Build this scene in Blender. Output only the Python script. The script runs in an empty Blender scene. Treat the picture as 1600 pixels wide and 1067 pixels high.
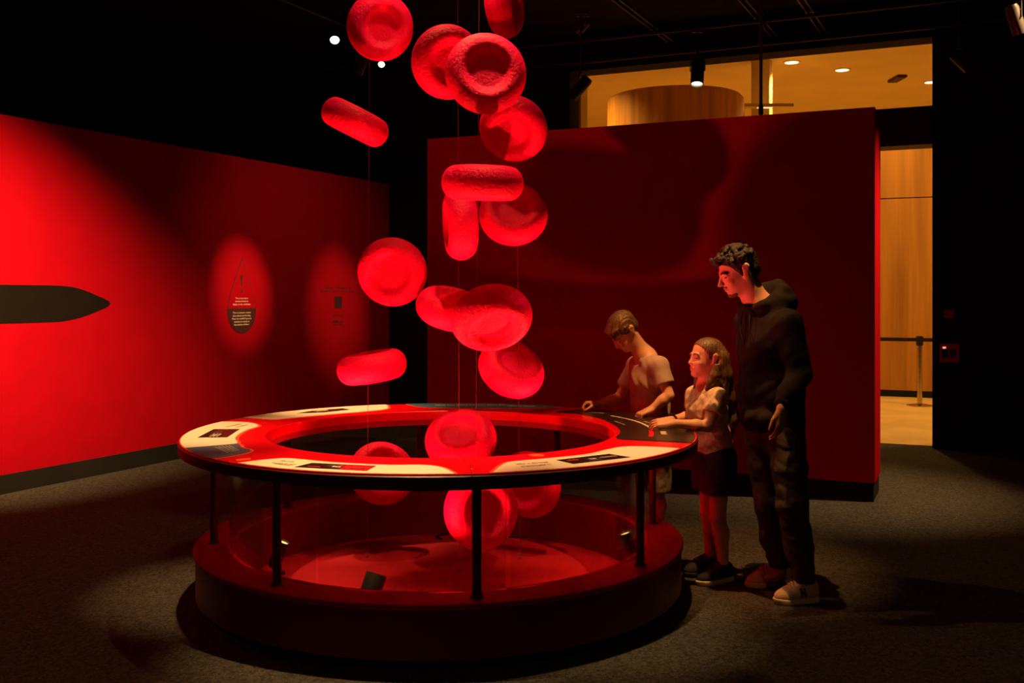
import bpy, bmesh, math, random
import numpy as np
from mathutils import Vector, Matrix

random.seed(7)
rng = np.random.default_rng(7)
SC = bpy.context.scene
COL = SC.collection
PI = math.pi

# ------------------------------------------------------------------ camera, world, exposure
F_PX, HOR, CAM_H = 1585.0, 460.0, 1.52
cam_d = bpy.data.cameras.new('camera')
cam = bpy.data.objects.new('camera', cam_d)
COL.objects.link(cam)
cam.location = (0, 0, CAM_H)
cam.rotation_euler = (PI / 2, 0, 0)
cam_d.sensor_width = 36.0
cam_d.lens = 36.0 * F_PX / 1600.0
cam_d.shift_y = -(533.5 - HOR) / 1600.0
cam_d.clip_end = 100
SC.camera = cam
w = bpy.data.worlds.new('world')
SC.world = w
w.use_nodes = True
w.node_tree.nodes['Background'].inputs[0].default_value = (0.9, 0.75, 0.6, 1)
w.node_tree.nodes['Background'].inputs[1].default_value = 0.0
SC.view_settings.view_transform = 'Standard'
SC.view_settings.look = 'None'
SC.view_settings.gamma = 1.0
SC.view_settings.exposure = 0.0
SC.view_settings.use_curve_mapping = False
try:
    SC.cycles.use_denoising = True
    SC.cycles.sample_clamp_indirect = 4.0
    SC.cycles.max_bounces = 8
    SC.cycles.transparent_max_bounces = 16
except Exception:
    pass

WARM = (1.0, 0.57, 0.22)
RED_GEL = (1.0, 0.09, 0.07)
WARM_DEEP = (1.0, 0.55, 0.15)


def PT(px, py, d):
    return Vector(((px - 800) / F_PX * d, d, CAM_H - (py - HOR) / F_PX * d))


def PZ(px, py, z):
    d = F_PX * (CAM_H - z) / (py - HOR)
    return Vector(((px - 800) / F_PX * d, d, z))


# ------------------------------------------------------------------ object helpers
def link(o, parent=None):
    COL.objects.link(o)
    if parent is not None:
        o.parent = parent
    return o


def tag(o, label=None, cat=None, group=None, kind=None):
    if label: o['label'] = label
    if cat: o['category'] = cat
    if group: o['group'] = group
    if kind: o['kind'] = kind
    return o


def empty(name, loc=(0, 0, 0), label=None, cat=None, group=None):
    o = bpy.data.objects.new(name, None)
    o.location = loc
    o.empty_display_size = 0.05
    link(o)
    return tag(o, label, cat, group)


def obj(name, bm, material, parent=None, smooth=False, autosmooth=None, stuff=False):
    """links a bmesh (world coordinates) as one object; under a parent the mesh keeps its world place"""
    bmesh.ops.recalc_face_normals(bm, faces=bm.faces)
    me = bpy.data.meshes.new(name)
    if parent is not None:
        bmesh.ops.transform(bm, matrix=world_of(parent).inverted(), verts=bm.verts)
    if smooth:
        for f in bm.faces: f.smooth = True
        if autosmooth:
            for e in bm.edges:
                if len(e.link_faces) == 2 and e.calc_face_angle() > autosmooth: e.smooth = False
    bm.to_mesh(me)
    bm.free()
    if material: me.materials.append(material)
    o = link(bpy.data.objects.new(name, me), parent)
    if stuff: o['kind'] = 'stuff'
    return o


def world_of(o):
    m = Matrix.LocRotScale(o.location, o.rotation_euler, o.scale)
    return world_of(o.parent) @ m if o.parent else m


def bm_box(x0, x1, y0, y1, z0, z1, bm=None, mat=None, bevel=0):
    b = bmesh.new()
    bmesh.ops.create_cube(b, size=1)
    bmesh.ops.transform(b, matrix=Matrix.Translation(((x0 + x1) / 2, (y0 + y1) / 2, (z0 + z1) / 2)) @ Matrix.Diagonal((x1 - x0, y1 - y0, z1 - z0, 1)), verts=b.verts)
    if bevel: bmesh.ops.bevel(b, geom=b.edges[:], offset=bevel, segments=2, affect='EDGES')
    if mat: bmesh.ops.transform(b, matrix=mat, verts=b.verts)
    return merge(bm, b)


def merge(bm, b):
    if bm is None: return b
    me = bpy.data.meshes.new('tmp')
    b.to_mesh(me)
    b.free()
    bm.from_mesh(me)
    bpy.data.meshes.remove(me)
    return bm


def frame_to(axis, up=(0, 0, 1)):
    """3x3 rotation whose z column is axis"""
    z = Vector(axis).normalized()
    u = Vector(up)
    if abs(z.dot(u)) > 0.98: u = Vector((1, 0, 0))
    x = u.cross(z).normalized()
    y = z.cross(x)
    return Matrix((x, y, z)).transposed()


def bm_cyl(a, b, ra, rb=None, seg=20, bm=None, caps=True, bevel=0):
    a, b = Vector(a), Vector(b)
    rb = ra if rb is None else rb
    c = bmesh.new()
    bmesh.ops.create_cone(c, cap_ends=caps, segments=seg, radius1=ra, radius2=rb, depth=(b - a).length)
    if bevel:
        bmesh.ops.bevel(c, geom=[e for e in c.edges if len(e.link_faces) == 2 and e.calc_face_angle() > 1.0], offset=bevel, segments=2, affect='EDGES')
    m = Matrix.Translation((a + b) / 2) @ frame_to(b - a).to_4x4()
    bmesh.ops.transform(c, matrix=m, verts=c.verts)
    return merge(bm, c)


def bm_tube(pts, r, seg=8, bm=None):
    pts = [Vector(p) for p in pts]
    out = bmesh.new()
    rings = []
    for i, p in enumerate(pts):
        d = (pts[min(i + 1, len(pts) - 1)] - pts[max(i - 1, 0)]).normalized()
        R = frame_to(d)
        rr = r[i] if isinstance(r, (list, tuple)) else r
        rings.append([out.verts.new(p + R @ Vector((math.cos(2 * PI * k / seg) * rr, math.sin(2 * PI * k / seg) * rr, 0))) for k in range(seg)])
    for i in range(len(rings) - 1):
        for k in range(seg):
            out.faces.new((rings[i][k], rings[i][(k + 1) % seg], rings[i + 1][(k + 1) % seg], rings[i + 1][k]))
    out.faces.new(rings[0][::-1])
    out.faces.new(rings[-1])
    return merge(bm, out)


def bm_lathe(profile, center=(0, 0, 0), a0=0.0, a1=2 * PI, seg=96, closed_profile=True, bm=None):
    """profile: list of (r, z); turned about z through center"""
    out = bmesh.new()
    full = abs(a1 - a0 - 2 * PI) < 1e-6
    n = seg if full else seg + 1
    cols = []
    for i in range(n):
        a = a0 + (a1 - a0) * i / seg
        cols.append([out.verts.new((center[0] + r * math.cos(a), center[1] + r * math.sin(a), center[2] + z)) for r, z in profile])
    m = len(profile)
    for i in range(seg):
        A, B = cols[i], cols[(i + 1) % n]
        for k in range(m if closed_profile else m - 1):
            k2 = (k + 1) % m
            try: out.faces.new((A[k], B[k], B[k2], A[k2]))
            except ValueError: pass
    if not full and closed_profile:
        out.faces.new(cols[0][::-1])
        out.faces.new(cols[-1])
    return merge(bm, out)


def bm_prism(poly, depth, bm=None):
    """poly: list of 3d points of one plane; extruded along depth vector"""
    out = bmesh.new()
    dv = Vector(depth)
    a = [out.verts.new(p) for p in poly]
    b = [out.verts.new(Vector(p) + dv) for p in poly]
    out.faces.new(a[::-1])
    out.faces.new(b)
    n = len(a)
    for i in range(n): out.faces.new((a[i], a[(i + 1) % n], b[(i + 1) % n], b[i]))
    return merge(bm, out)


def smooth_path(pts, n=6, closed=False):
    out = []
    N = len(pts)
    P = [Vector(p) for p in pts]
    last = N if closed else N - 1
    for i in range(last):
        p0 = P[(i - 1) % N] if closed or i > 0 else P[0]
        p1, p2 = P[i], P[(i + 1) % N]
        p3 = P[(i + 2) % N] if closed or i + 2 < N else P[-1]
        for k in range(n):
            t = k / n
            out.append(0.5 * ((2 * p1) + (p2 - p0) * t + (2 * p0 - 5 * p1 + 4 * p2 - p3) * t * t + (3 * p1 - p0 - 3 * p2 + p3) * t ** 3))
    if not closed: out.append(P[-1])
    return out


# ------------------------------------------------------------------ materials
def mat(name, color, rough=0.6, metal=0.0, spec=0.5, var=0.12, vscale=8.0, bump=0.0, bscale=60.0, emit=None, estr=0.0, sheen=0.0, coat=0.0, detail=4.0, stretch=None):
    m = bpy.data.materials.new(name)
    m.use_nodes = True
    nt = m.node_tree
    b = nt.nodes['Principled BSDF']
    tc = nt.nodes.new('ShaderNodeTexCoord')
    mp = nt.nodes.new('ShaderNodeMapping')
    nt.links.new(tc.outputs['Object'], mp.inputs[0])
    if stretch: mp.inputs['Scale'].default_value = stretch
    n = nt.nodes.new('ShaderNodeTexNoise')
    n.inputs['Scale'].default_value = vscale
    n.inputs['Detail'].default_value = detail
    nt.links.new(mp.outputs[0], n.inputs['Vector'])
    r = nt.nodes.new('ShaderNodeMapRange')
    r.inputs['From Min'].default_value = 0.3
    r.inputs['From Max'].default_value = 0.7
    r.inputs['To Min'].default_value = 1 - var
    r.inputs['To Max'].default_value = 1 + var
    nt.links.new(n.outputs['Fac'], r.inputs['Value'])
    mx = nt.nodes.new('ShaderNodeVectorMath')
    mx.operation = 'SCALE'
    mx.inputs[0].default_value = color
    nt.links.new(r.outputs[0], mx.inputs['Scale'])
    nt.links.new(mx.outputs[0], b.inputs['Base Color'])
    b.inputs['Roughness'].default_value = rough
    b.inputs['Metallic'].default_value = metal
    b.inputs['Specular IOR Level'].default_value = spec
    if sheen: b.inputs['Sheen Weight'].default_value = sheen
    if coat: b.inputs['Coat Weight'].default_value = coat
    if bump:
        n2 = nt.nodes.new('ShaderNodeTexNoise')
        n2.inputs['Scale'].default_value = bscale
        n2.inputs['Detail'].default_value = 5
        nt.links.new(mp.outputs[0], n2.inputs['Vector'])
        bp = nt.nodes.new('ShaderNodeBump')
        bp.inputs['Strength'].default_value = bump
        bp.inputs['Distance'].default_value = 0.01
        nt.links.new(n2.outputs['Fac'], bp.inputs['Height'])
        nt.links.new(bp.outputs[0], b.inputs['Normal'])
    if emit:
        b.inputs['Emission Color'].default_value = (*emit, 1)
        b.inputs['Emission Strength'].default_value = estr
    return m


def carpet_mat():
    m = mat('carpet', (0.062, 0.057, 0.048), 0.95, spec=0.1, var=0.5, vscale=140, bump=0.8, bscale=220, detail=6)
    nt = m.node_tree
    b = nt.nodes['Principled BSDF']
    src = b.inputs['Base Color'].links[0].from_socket
    tc = nt.nodes.new('ShaderNodeTexCoord')
    n = nt.nodes.new('ShaderNodeTexVoronoi')
    n.inputs['Scale'].default_value = 75
    nt.links.new(tc.outputs['Object'], n.inputs['Vector'])
    r = nt.nodes.new('ShaderNodeMapRange')
    r.inputs['To Min'].default_value = 0.45
    r.inputs['To Max'].default_value = 1.6
    nt.links.new(n.outputs['Color'], r.inputs['Value'])
    mx = nt.nodes.new('ShaderNodeVectorMath')
    mx.operation = 'SCALE'
    nt.links.new(src, mx.inputs[0])
    nt.links.new(r.outputs[0], mx.inputs['Scale'])
    nt.links.new(mx.outputs[0], b.inputs['Base Color'])
    return m


def glass_mat():
    m = bpy.data.materials.new('clear_glass')
    m.use_nodes = True
    nt = m.node_tree
    nt.nodes.remove(nt.nodes['Principled BSDF'])
    out = nt.nodes['Material Output']
    t = nt.nodes.new('ShaderNodeBsdfTransparent')
    t.inputs[0].default_value = (0.93, 0.93, 0.93, 1)
    g = nt.nodes.new('ShaderNodeBsdfGlossy')
    g.inputs['Roughness'].default_value = 0.03
    g.inputs['Color'].default_value = (1, 1, 1, 1)
    f = nt.nodes.new('ShaderNodeFresnel')
    f.inputs['IOR'].default_value = 1.16
    mx = nt.nodes.new('ShaderNodeMixShader')
    ml = nt.nodes.new('ShaderNodeMath')
    ml.operation = 'MULTIPLY'
    ml.inputs[1].default_value = 0.55
    nt.links.new(f.outputs[0], ml.inputs[0])
    nt.links.new(ml.outputs[0], mx.inputs[0])
    nt.links.new(t.outputs[0], mx.inputs[1])
    nt.links.new(g.outputs[0], mx.inputs[2])
    nt.links.new(mx.outputs[0], out.inputs[0])
    return m


def cell_mat():
    m = mat('red_resin', (0.86, 0.003, 0.07), 0.5, spec=0.12, var=0.10, vscale=9, bump=0.7, bscale=70)
    nt = m.node_tree
    b = nt.nodes['Principled BSDF']
    out = nt.nodes['Material Output']
    tr = nt.nodes.new('ShaderNodeBsdfTranslucent')
    tr.inputs['Color'].default_value = (0.9, 0.003, 0.07, 1)
    mx = nt.nodes.new('ShaderNodeMixShader')
    mx.inputs[0].default_value = 0.16
    nt.links.new(b.outputs[0], mx.inputs[1])
    nt.links.new(tr.outputs[0], mx.inputs[2])
    nt.links.new(mx.outputs[0], out.inputs[0])
    return m


def wood_mat():
    m = mat('wood_veneer', (0.48, 0.22, 0.04), 0.5, spec=0.3, var=0.28, vscale=3.0, stretch=(3, 3, 0.12), detail=8)
    return m


M = {
    'carpet': carpet_mat(),
    'black': mat('black_paint', (0.012, 0.011, 0.010), 0.8, spec=0.2, var=0.2, vscale=3),
    'black_metal': mat('black_metal', (0.018, 0.016, 0.015), 0.45, spec=0.4, var=0.1),
    'dark_pipe': mat('dark_pipe', (0.05, 0.045, 0.04), 0.4, metal=0.6, var=0.1),
    'red_wall': mat('red_wall_vinyl', (0.38, 0.0015, 0.010), 0.85, spec=0.05, var=0.06, vscale=5, bump=0.04, bscale=150),
    'red_table': mat('red_gloss_laminate', (0.78, 0.002, 0.008), 0.22, spec=0.5, var=0.04, vscale=3),
    'red_base': mat('red_base_paint', (0.30, 0.003, 0.010), 0.55, spec=0.3, var=0.08, vscale=6),
    'red_inner': mat('red_basin_wall_paint', (0.17, 0.003, 0.007), 0.6, spec=0.2, var=0.08),
    'red_dark': mat('dark_red_edging', (0.11, 0.004, 0.007), 0.4, spec=0.4, var=0.08),
    'orange_line': mat('orange_print_and_highlight', (0.95, 0.10, 0.03), 0.35, var=0.03),
    'cream': mat('cream_print', (0.90, 0.80, 0.62), 0.35, spec=0.4, var=0.03, vscale=4),
    'slate': mat('slate_print', (0.075, 0.12, 0.22), 0.35, spec=0.4, var=0.05),
    'teal': mat('teal_print', (0.04, 0.15, 0.25), 0.35, spec=0.4, var=0.05),
    'black_gloss': mat('black_gloss_print', (0.013, 0.011, 0.010), 0.28, spec=0.5, var=0.05),
    'screen': mat('dark_screen', (0.02, 0.014, 0.014), 0.15, spec=0.5, var=0.05),
    'screen_grey': mat('grey_screen_print', (0.06, 0.06, 0.065), 0.2, var=0.05),
    'ink_white': mat('white_ink', (0.85, 0.72, 0.55), 0.6, var=0.02),
    'ink_red': mat('red_ink', (0.55, 0.01, 0.012), 0.6, var=0.02),
    'ink_dark': mat('dark_ink', (0.05, 0.006, 0.006), 0.7, var=0.05),
    'ink_grey': mat('grey_ink', (0.42, 0.30, 0.22), 0.6, var=0.02),
    'black_print': mat('black_wall_print', (0.009, 0.007, 0.006), 0.8, spec=0.08, var=0.1),
    'glass': glass_mat(),
    'cell': cell_mat(),
    'wire': mat('steel_wire', (0.40, 0.10, 0.06), 0.35, metal=0.7, var=0.05),
    'steel': mat('brushed_steel', (0.6, 0.5, 0.4), 0.25, metal=1.0, var=0.08),
    'wood': wood_mat(),
    'plaster': mat('foyer_plaster', (0.66, 0.50, 0.22), 0.85, spec=0.2, var=0.05, vscale=1.5),
    'stone': mat('foyer_stone_floor', (0.78, 0.55, 0.20), 0.35, spec=0.4, var=0.12, vscale=2.5),
    'beam': mat('dark_red_beam', (0.06, 0.014, 0.010), 0.6, var=0.1),
    'plate_red': mat('red_wall_plate', (0.35, 0.008, 0.010), 0.5, var=0.06, emit=(0.5, 0.004, 0.006), estr=0.02),
    'lens': mat('lamp_lens', (1, 0.9, 0.7), 0.4, emit=(1.0, 0.80, 0.45), estr=9.0),
    'lens_warm': mat('warm_lamp_lens', (1, 0.7, 0.3), 0.4, emit=(1.0, 0.50, 0.12), estr=2.2),
    'down_lens': mat('downlight_lens', (1, 0.9, 0.7), 0.4, emit=(1.0, 0.82, 0.42), estr=4.0),
    'skin': mat('skin', (0.70, 0.37, 0.23), 0.5, spec=0.35, var=0.06, vscale=12, bump=0.05, bscale=120),
    'lip': mat('lip_skin', (0.50, 0.20, 0.16), 0.45, var=0.05),
    'eye': mat('eye_dark', (0.03, 0.02, 0.015), 0.25, var=0.05),
    'hair_black': mat('black_curly_hair', (0.020, 0.015, 0.011), 0.5, spec=0.4, var=0.5, vscale=70, bump=0.9, bscale=120),
    'hair_brown': mat('brown_hair', (0.15, 0.075, 0.032), 0.42, spec=0.5, var=0.45, vscale=60, bump=0.6, bscale=90, stretch=(1, 1, 0.15)),
    'hair_girl': mat('light_brown_hair', (0.13, 0.065, 0.028), 0.42, spec=0.5, var=0.4, vscale=60, bump=0.5, bscale=90, stretch=(1, 1, 0.08)),
    'hoodie': mat('black_fleece', (0.020, 0.0155, 0.013), 0.9, spec=0.1, var=0.2, vscale=10, bump=0.15, bscale=200),
    'jeans': mat('dark_jeans', (0.075, 0.060, 0.048), 0.85, spec=0.15, var=0.3, vscale=14, bump=0.2, bscale=240),
    'tee_boy': mat('dusty_pink_cotton', (0.44, 0.30, 0.25), 0.9, spec=0.1, var=0.10, vscale=20, bump=0.1, bscale=250),
    'tee_girl': mat('cream_patterned_cotton', (0.72, 0.52, 0.38), 0.9, spec=0.1, var=0.32, vscale=38, bump=0.12, bscale=200),
    'shorts': mat('dark_shorts', (0.05, 0.025, 0.022), 0.9, spec=0.1, var=0.15, vscale=20),
    'shorts_boy': mat('patterned_shorts', (0.14, 0.13, 0.10), 0.9, spec=0.1, var=0.7, vscale=30),
    'shoe_tan': mat('tan_suede', (0.62, 0.42, 0.25), 0.8, spec=0.2, var=0.12, vscale=30, bump=0.1),
    'shoe_sole': mat('pale_rubber', (0.68, 0.54, 0.38), 0.6, var=0.08),
    'shoe_dark': mat('dark_shoe_mesh', (0.012, 0.009, 0.009), 0.8, var=0.15, vscale=30),
    'lace': mat('pale_lace', (0.80, 0.66, 0.48), 0.8, var=0.05),
    'strap': mat('black_rubber_strap', (0.012, 0.012, 0.012), 0.5, var=0.05),
}

# ------------------------------------------------------------------ spotlights (fixture + its own lamp)
def spotlight(name, loc, target, energy, color, cone, blend, label, lens='lens', size=0.045, length=0.19, soft=0.03, mount=None, group=None, cat='spotlight', lamp=True, foot=None):
    loc, target = Vector(loc), Vector(target)
    d = (target - loc).normalized()
    e = empty(name, loc, label, cat, group)
    back = loc - d * length
    hb = bmesh.new()
    R = frame_to(d).to_4x4()
    bm_lathe([(0.0, 0.0), (size * 0.8, 0.0), (size, length * 0.12), (size, length), (size * 0.86, length), (size * 0.86, length * 0.9), (0.0, length * 0.9)], seg=28, closed_profile=False, bm=hb)
    bmesh.ops.remove_doubles(hb, verts=hb.verts, dist=1e-6)
    bmesh.ops.transform(hb, matrix=Matrix.Translation(back) @ R, verts=hb.verts)
    obj('housing', hb, M['black_metal'], e, smooth=True, autosmooth=0.7)
    obj('lens', bm_cyl(loc - d * length * 0.085, loc - d * length * 0.07, size * 0.84, seg=28), M[lens], e)
    mid = loc - d * length * 0.55
    if mount is not None:
        top = Vector((mid.x, mid.y, mount))
        side = d.cross(Vector((0, 0, 1)))
        side = side.normalized() if side.length > 0.1 else Vector((1, 0, 0))
        yk = bm_cyl(mid - side * size * 1.12, mid + side * size * 1.12, 0.007, seg=8)
        q = mid + Vector((0, 0, size * 2.2))
        bm_tube([mid - side * size * 1.1, q - side * size * 1.1, q + side * size * 1.1, mid + side * size * 1.1], 0.006, 6, yk)
        bm_cyl(q, top, 0.009, seg=10, bm=yk)
        obj('yoke', yk, M['black_metal'], e)
        obj('track_adapter', bm_box(top.x - 0.06, top.x + 0.06, top.y - 0.02, top.y + 0.02, top.z - 0.035, top.z), M['black_metal'], e)
    if foot is not None:
        f = Vector((mid.x, mid.y, foot))
        obj('foot', bm_cyl(f, f + Vector((0, 0, 0.012)), size * 1.15, seg=24), M['black_metal'], e)
        obj('stem', bm_cyl(f + Vector((0, 0, 0.01)), mid, 0.012, seg=10), M['black_metal'], e)
    if lamp:
        ld = bpy.data.lights.new('lamp', 'SPOT')
        ld.energy = energy
        ld.color = color
        ld.spot_size = math.radians(cone)
        ld.spot_blend = blend
        ld.shadow_soft_size = soft
        lo = bpy.data.objects.new('lamp', ld)
        link(lo, e)
        lo.location = d * (0.012 + soft * 0.2)
        lo.rotation_euler = d.to_track_quat('-Z', 'Y').to_euler()
    return e


TC = Vector((-0.363, 5.28, 0))          # centre of the round table
CEIL = 4.45
TRACK = 4.20

DIRB = Vector((-2.209, 1, 0)).normalized()     # along the back wall and the partition, leftwards
DIRL = Vector((0.481, 1, 0)).normalized()      # along the left wall, away from the camera
NB = Vector((-DIRB.y, DIRB.x, 0))              # facing the camera from the back wall
if NB.y > 0: NB = -NB
NL = Vector((DIRL.y, -DIRL.x, 0))              # facing the room from the left wall

# lights with their fixtures
KEYS = [((-1.62, 5.00, 4.05), (-1.42, 5.20, 0.81), 680, 25, 0.9, 'black ceiling spotlight above the left end of the table'),
        ((-0.60, 4.00, 4.05), (-0.60, 4.25, 0.81), 780, 27, 0.9, 'black ceiling spotlight above the front of the table'),
        ((0.55, 4.25, 4.05), (0.42, 4.55, 0.81), 560, 24, 0.9, 'black ceiling spotlight above the front right of the table'),
        ((-1.25, 6.35, 4.05), (-1.00, 6.30, 0.81), 780, 23, 0.9, 'black ceiling spotlight above the back left of the table'),
        ((-0.10, 4.60, 4.05), (-0.36, 5.20, 0.03), 260, 32, 0.3, 'black ceiling spotlight straight above the hanging discs'),
        ((-0.45, 5.35, 4.05), (-0.40, 5.25, 0.03), 85, 125, 0.6, 'black wide-angle ceiling spotlight over the middle of the table')]
for a, b, en, cn, bl, lb in KEYS:
    spotlight('track_spotlight', a, b, en, WARM, cn, bl, lb, mount=TRACK)
wash_t = Vector((-4.10, 7.26, 1.62))
wash = wash_t + NL * 2.6 - DIRL * 3.0
wash.z = 3.9
spotlight('track_spotlight', wash, wash_t, 5200, WARM, 39, 1.0, 'black ceiling spotlight washing the left red wall', mount=TRACK)
spotlight('track_spotlight', (1.02, 4.90, 4.05), (0.97, 5.60, 0.60), 520, (1.0, 0.44, 0.12), 34, 0.8, 'black ceiling spotlight above the visitors', mount=TRACK, soft=0.02)
for x, y in ((-2.2, -1.2), (2.6, -0.8)):  # unseen fill lamps, added to lift the darkest areas
    spotlight('track_spotlight', (x, y, 4.05), (x * 1.2, y + 1.0, 0.0), 90, WARM, 110, 0.8, 'added unseen fill spotlight behind the viewer on the ' + ('left' if x < 0 else 'right'), mount=TRACK)

# ------------------------------------------------------------------ room shell
def quad_wall(name, a, b, z0, z1, n, thick, material, parent=None, kind='structure'):
    """upright slab from a to b whose visible face runs a-b, thickness behind it (against n)"""
    a, b = Vector((a[0], a[1], 0)), Vector((b[0], b[1], 0))
    p = [a + Vector((0, 0, z0)), b + Vector((0, 0, z0)), b + Vector((0, 0, z1)), a + Vector((0, 0, z1))]
    o = obj(name, bm_prism(p, -n * thick), material, parent)
    if kind and parent is None: tag(o, kind=kind)
    return o


A0 = Vector((4.16, 10.04, 0))                  # right jamb of the foyer opening, on the back wall
def BW(t): return A0 + Vector((-2.209, 1, 0)) * t
B_RIGHT, B_LEFT = BW(-1.6), BW(3.6)
T_L = 1.584
corner_r = B_RIGHT
def hall_poly(z):
    p, q = BW(-1.9) - NB * 0.1, BW(6.45) - NB * 0.1
    return [Vector((-10, -4, z)), Vector((p.x, -4, z)), Vector((p.x, p.y, z)), Vector((q.x, q.y, z))]
tag(obj('floor', bm_prism(hall_poly(-0.1), (0, 0, 0.1)), M['carpet']), kind='structure')
tag(obj('ceiling', bm_prism(hall_poly(CEIL), (0, 0, 0.1)), M['black']), kind='structure')
wb = bmesh.new()
def slab(bm, t0, t1, z0, z1):
    p = [BW(t0) + Vector((0, 0, z0)), BW(t1) + Vector((0, 0, z0)), BW(t1) + Vector((0, 0, z1)), BW(t0) + Vector((0, 0, z1))]
    return bm_prism(p, -NB * 0.3, bm)
slab(wb, -2.1, 0.0, 0, CEIL)
slab(wb, T_L, 6.5, 0, CEIL)
slab(wb, 0.0, T_L, 4.07, CEIL)
tag(obj('wall_back', wb, M['black']), kind='structure')
tag(obj('trim_1', slab(None, 0.0, T_L, 3.01, 3.39), M['beam']), kind='structure')
tag(obj('wall_right', bm_box(8.2, 8.4, -4, 9.0, 0, CEIL), M['black']), kind='structure')
tag(obj('wall_front', bm_box(-10, 8.5, -4.2, -4.0, 0, CEIL), M['black']), kind='structure')
tag(obj('wall_far_left', bm_box(-10.2, -10.0, -4, 14.5, 0, CEIL), M['black']), kind='structure')

# left red wall
L0 = Vector((-3.89, 7.70, 0))
def LW(t, z=0.0, off=0.0): return L0 + Vector((0.481, 1, 0)) * t + Vector((0, 0, z)) + NL * off
def LPX(px, py, off=0.0):
    k = (px - 800) / F_PX
    t = (L0.x - k * L0.y) / (k - 0.481)
    d = L0.y + t
    return LW(t, CAM_H - (py - HOR) / F_PX * d, off)
quad_wall('wall_left', LW(-4.2), LW(4.95), 0.0, 2.89, NL, 0.25, M['red_wall'])
quad_wall('baseboard_left', LW(-4.2, 0, 0.012), LW(4.95, 0, 0.012), 0.0, 0.145, NL, 0.012, M['black'])

# free-standing red partition behind the visitors
P0 = Vector((2.65, 7.41, 0))
def PW(t, z=0.0, off=0.0): return P0 + Vector((-2.209, 1, 0)) * t + Vector((0, 0, z)) + NB * off
quad_wall('wall_partition', PW(0), PW(1.537), 0.14, 2.89, NB, 0.5, M['red_wall'])
quad_wall('baseboard_partition', PW(0.004, 0, -0.012), PW(1.533, 0, -0.012), 0.0, 0.14, NB, 0.476, M['black'])

# foyer beyond the opening
far_c = BW(0.8) - NB * 9.0
def FY(u, v, z=0.0):   # u: along the wall to the right, v: depth beyond the back wall
    return BW(0) - DIRB * u - NB * (0.3 + v) + Vector((0, 0, z))
def foyer_box(u0, u1, v0, v1, z0, z1):
    p = [FY(u0, v0, z0), FY(u1, v0, z0), FY(u1, v1, z0), FY(u0, v1, z0)]
    return bm_prism(p, Vector((0, 0, z1 - z0)))
FZ = 5.5
tag(obj('floor_foyer', foyer_box(-9, 8, -0.18, 14, -0.1, 0.004), M['stone']), kind='structure')
tag(obj('ceiling_foyer', foyer_box(-9, 8, 0.0, 14, FZ, FZ + 0.1), M['plaster']), kind='structure')
tag(obj('wall_foyer_back', foyer_box(-9, 8, 13.9, 14.1, 0, FZ), M['plaster']), kind='structure')
tag(obj('wall_foyer_left', foyer_box(-9.2, -9, 0, 14, 0, FZ), M['plaster']), kind='structure')
tag(obj('wall_foyer_right', foyer_box(8, 8.2, 0, 14, 0, FZ), M['plaster']), kind='structure')
tag(obj('wall_foyer_front', foyer_box(-9, -4.4, -0.02, 0.1, 0, FZ), M['black']), kind='structure')

# wood wall of the foyer: panels of veneer with joints
WV = 4.9
wood_wall = obj('wall_foyer_wood', foyer_box(-3.4, 5.0, WV + 0.02, WV + 0.25, 0.0, 3.74), M['black'])
tag(wood_wall, kind='structure')
for i in range(7):
    u0 = -3.4 + i * 1.2
    for z0, z1 in ((0.10, 2.94), (2.955, 3.66)):
        obj('panel', foyer_box(u0 + 0.004, u0 + 1.196, WV, WV + 0.03, z0, z1), M['wood'], wood_wall)
tag(obj('baseboard_foyer', foyer_box(-3.4, 5.0, WV - 0.012, WV + 0.02, 0.004, 0.09), M['black']), kind='structure')
drum_c = FY(-4.13, 5.3)
tag(obj('wall_drum', bm_lathe([(0, 0.004), (1.12, 0.004), (1.12, 4.72), (1.06, 4.78), (0, 4.78)], (drum_c.x, drum_c.y, 0), seg=64, closed_profile=False), M['wood'], smooth=False), kind='structure')
tag(obj('trim_2', foyer_box(-3.05, -2.75, 6.2, 6.5, 0.004, FZ), M['plaster']), kind='structure')
tag(obj('trim_3', foyer_box(-4.75, -4.45, 1.7, 1.95, 0.004, FZ), M['plaster']), kind='structure')

# downlights of the foyer ceiling: find their place from the ceiling height
down_labels = ['round warm downlight in the foyer ceiling, leftmost of three', 'round warm downlight in the foyer ceiling, middle of three',
               'round warm downlight in the foyer ceiling, cut by the black wall']
for (px, py), lb in zip(((1237, 97), (1316, 109), (1455, 128)), down_labels):
    p = PZ(px, py, FZ)
    e = empty('downlight', p, lb, 'light', 'foyer downlights')
    obj('trim_ring', bm_lathe([(0.115, 0.0), (0.15, 0.0), (0.15, -0.012), (0.115, -0.012)], p, seg=32), M['plaster'], e, smooth=True, autosmooth=0.6)
    obj('diffuser', bm_cyl(p + Vector((0, 0, -0.010)), p + Vector((0, 0, -0.004)), 0.117, seg=32), M['down_lens'], e)
    ld = bpy.data.lights.new('lamp', 'SPOT')
    ld.energy, ld.color, ld.spot_size, ld.spot_blend, ld.shadow_soft_size = 520, WARM_DEEP, math.radians(130), 0.6, 0.1
    lo = link(bpy.data.objects.new('lamp', ld), e)
    lo.location = (0, 0, -0.05)
for (px, py), lb in zip(((1402, 121), (1410, 67)), ('small square smoke vent in the foyer ceiling', 'small round detector at the edge of the foyer ceiling')):
    p = PZ(px, py, FZ)
    if 'vent' in lb:
        tag(obj('ceiling_vent', bm_box(p.x - 0.09, p.x + 0.09, p.y - 0.25, p.y + 0.25, p.z - 0.05, p.z, bevel=0.01), M['beam']), lb, 'vent')
    else:
        tag(obj('ceiling_detector', bm_cyl(p, p - Vector((0, 0, 0.04)), 0.06, 0.045, seg=20), M['plaster']), lb, 'detector')
p = PZ(1200, 170, FZ)
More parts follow.
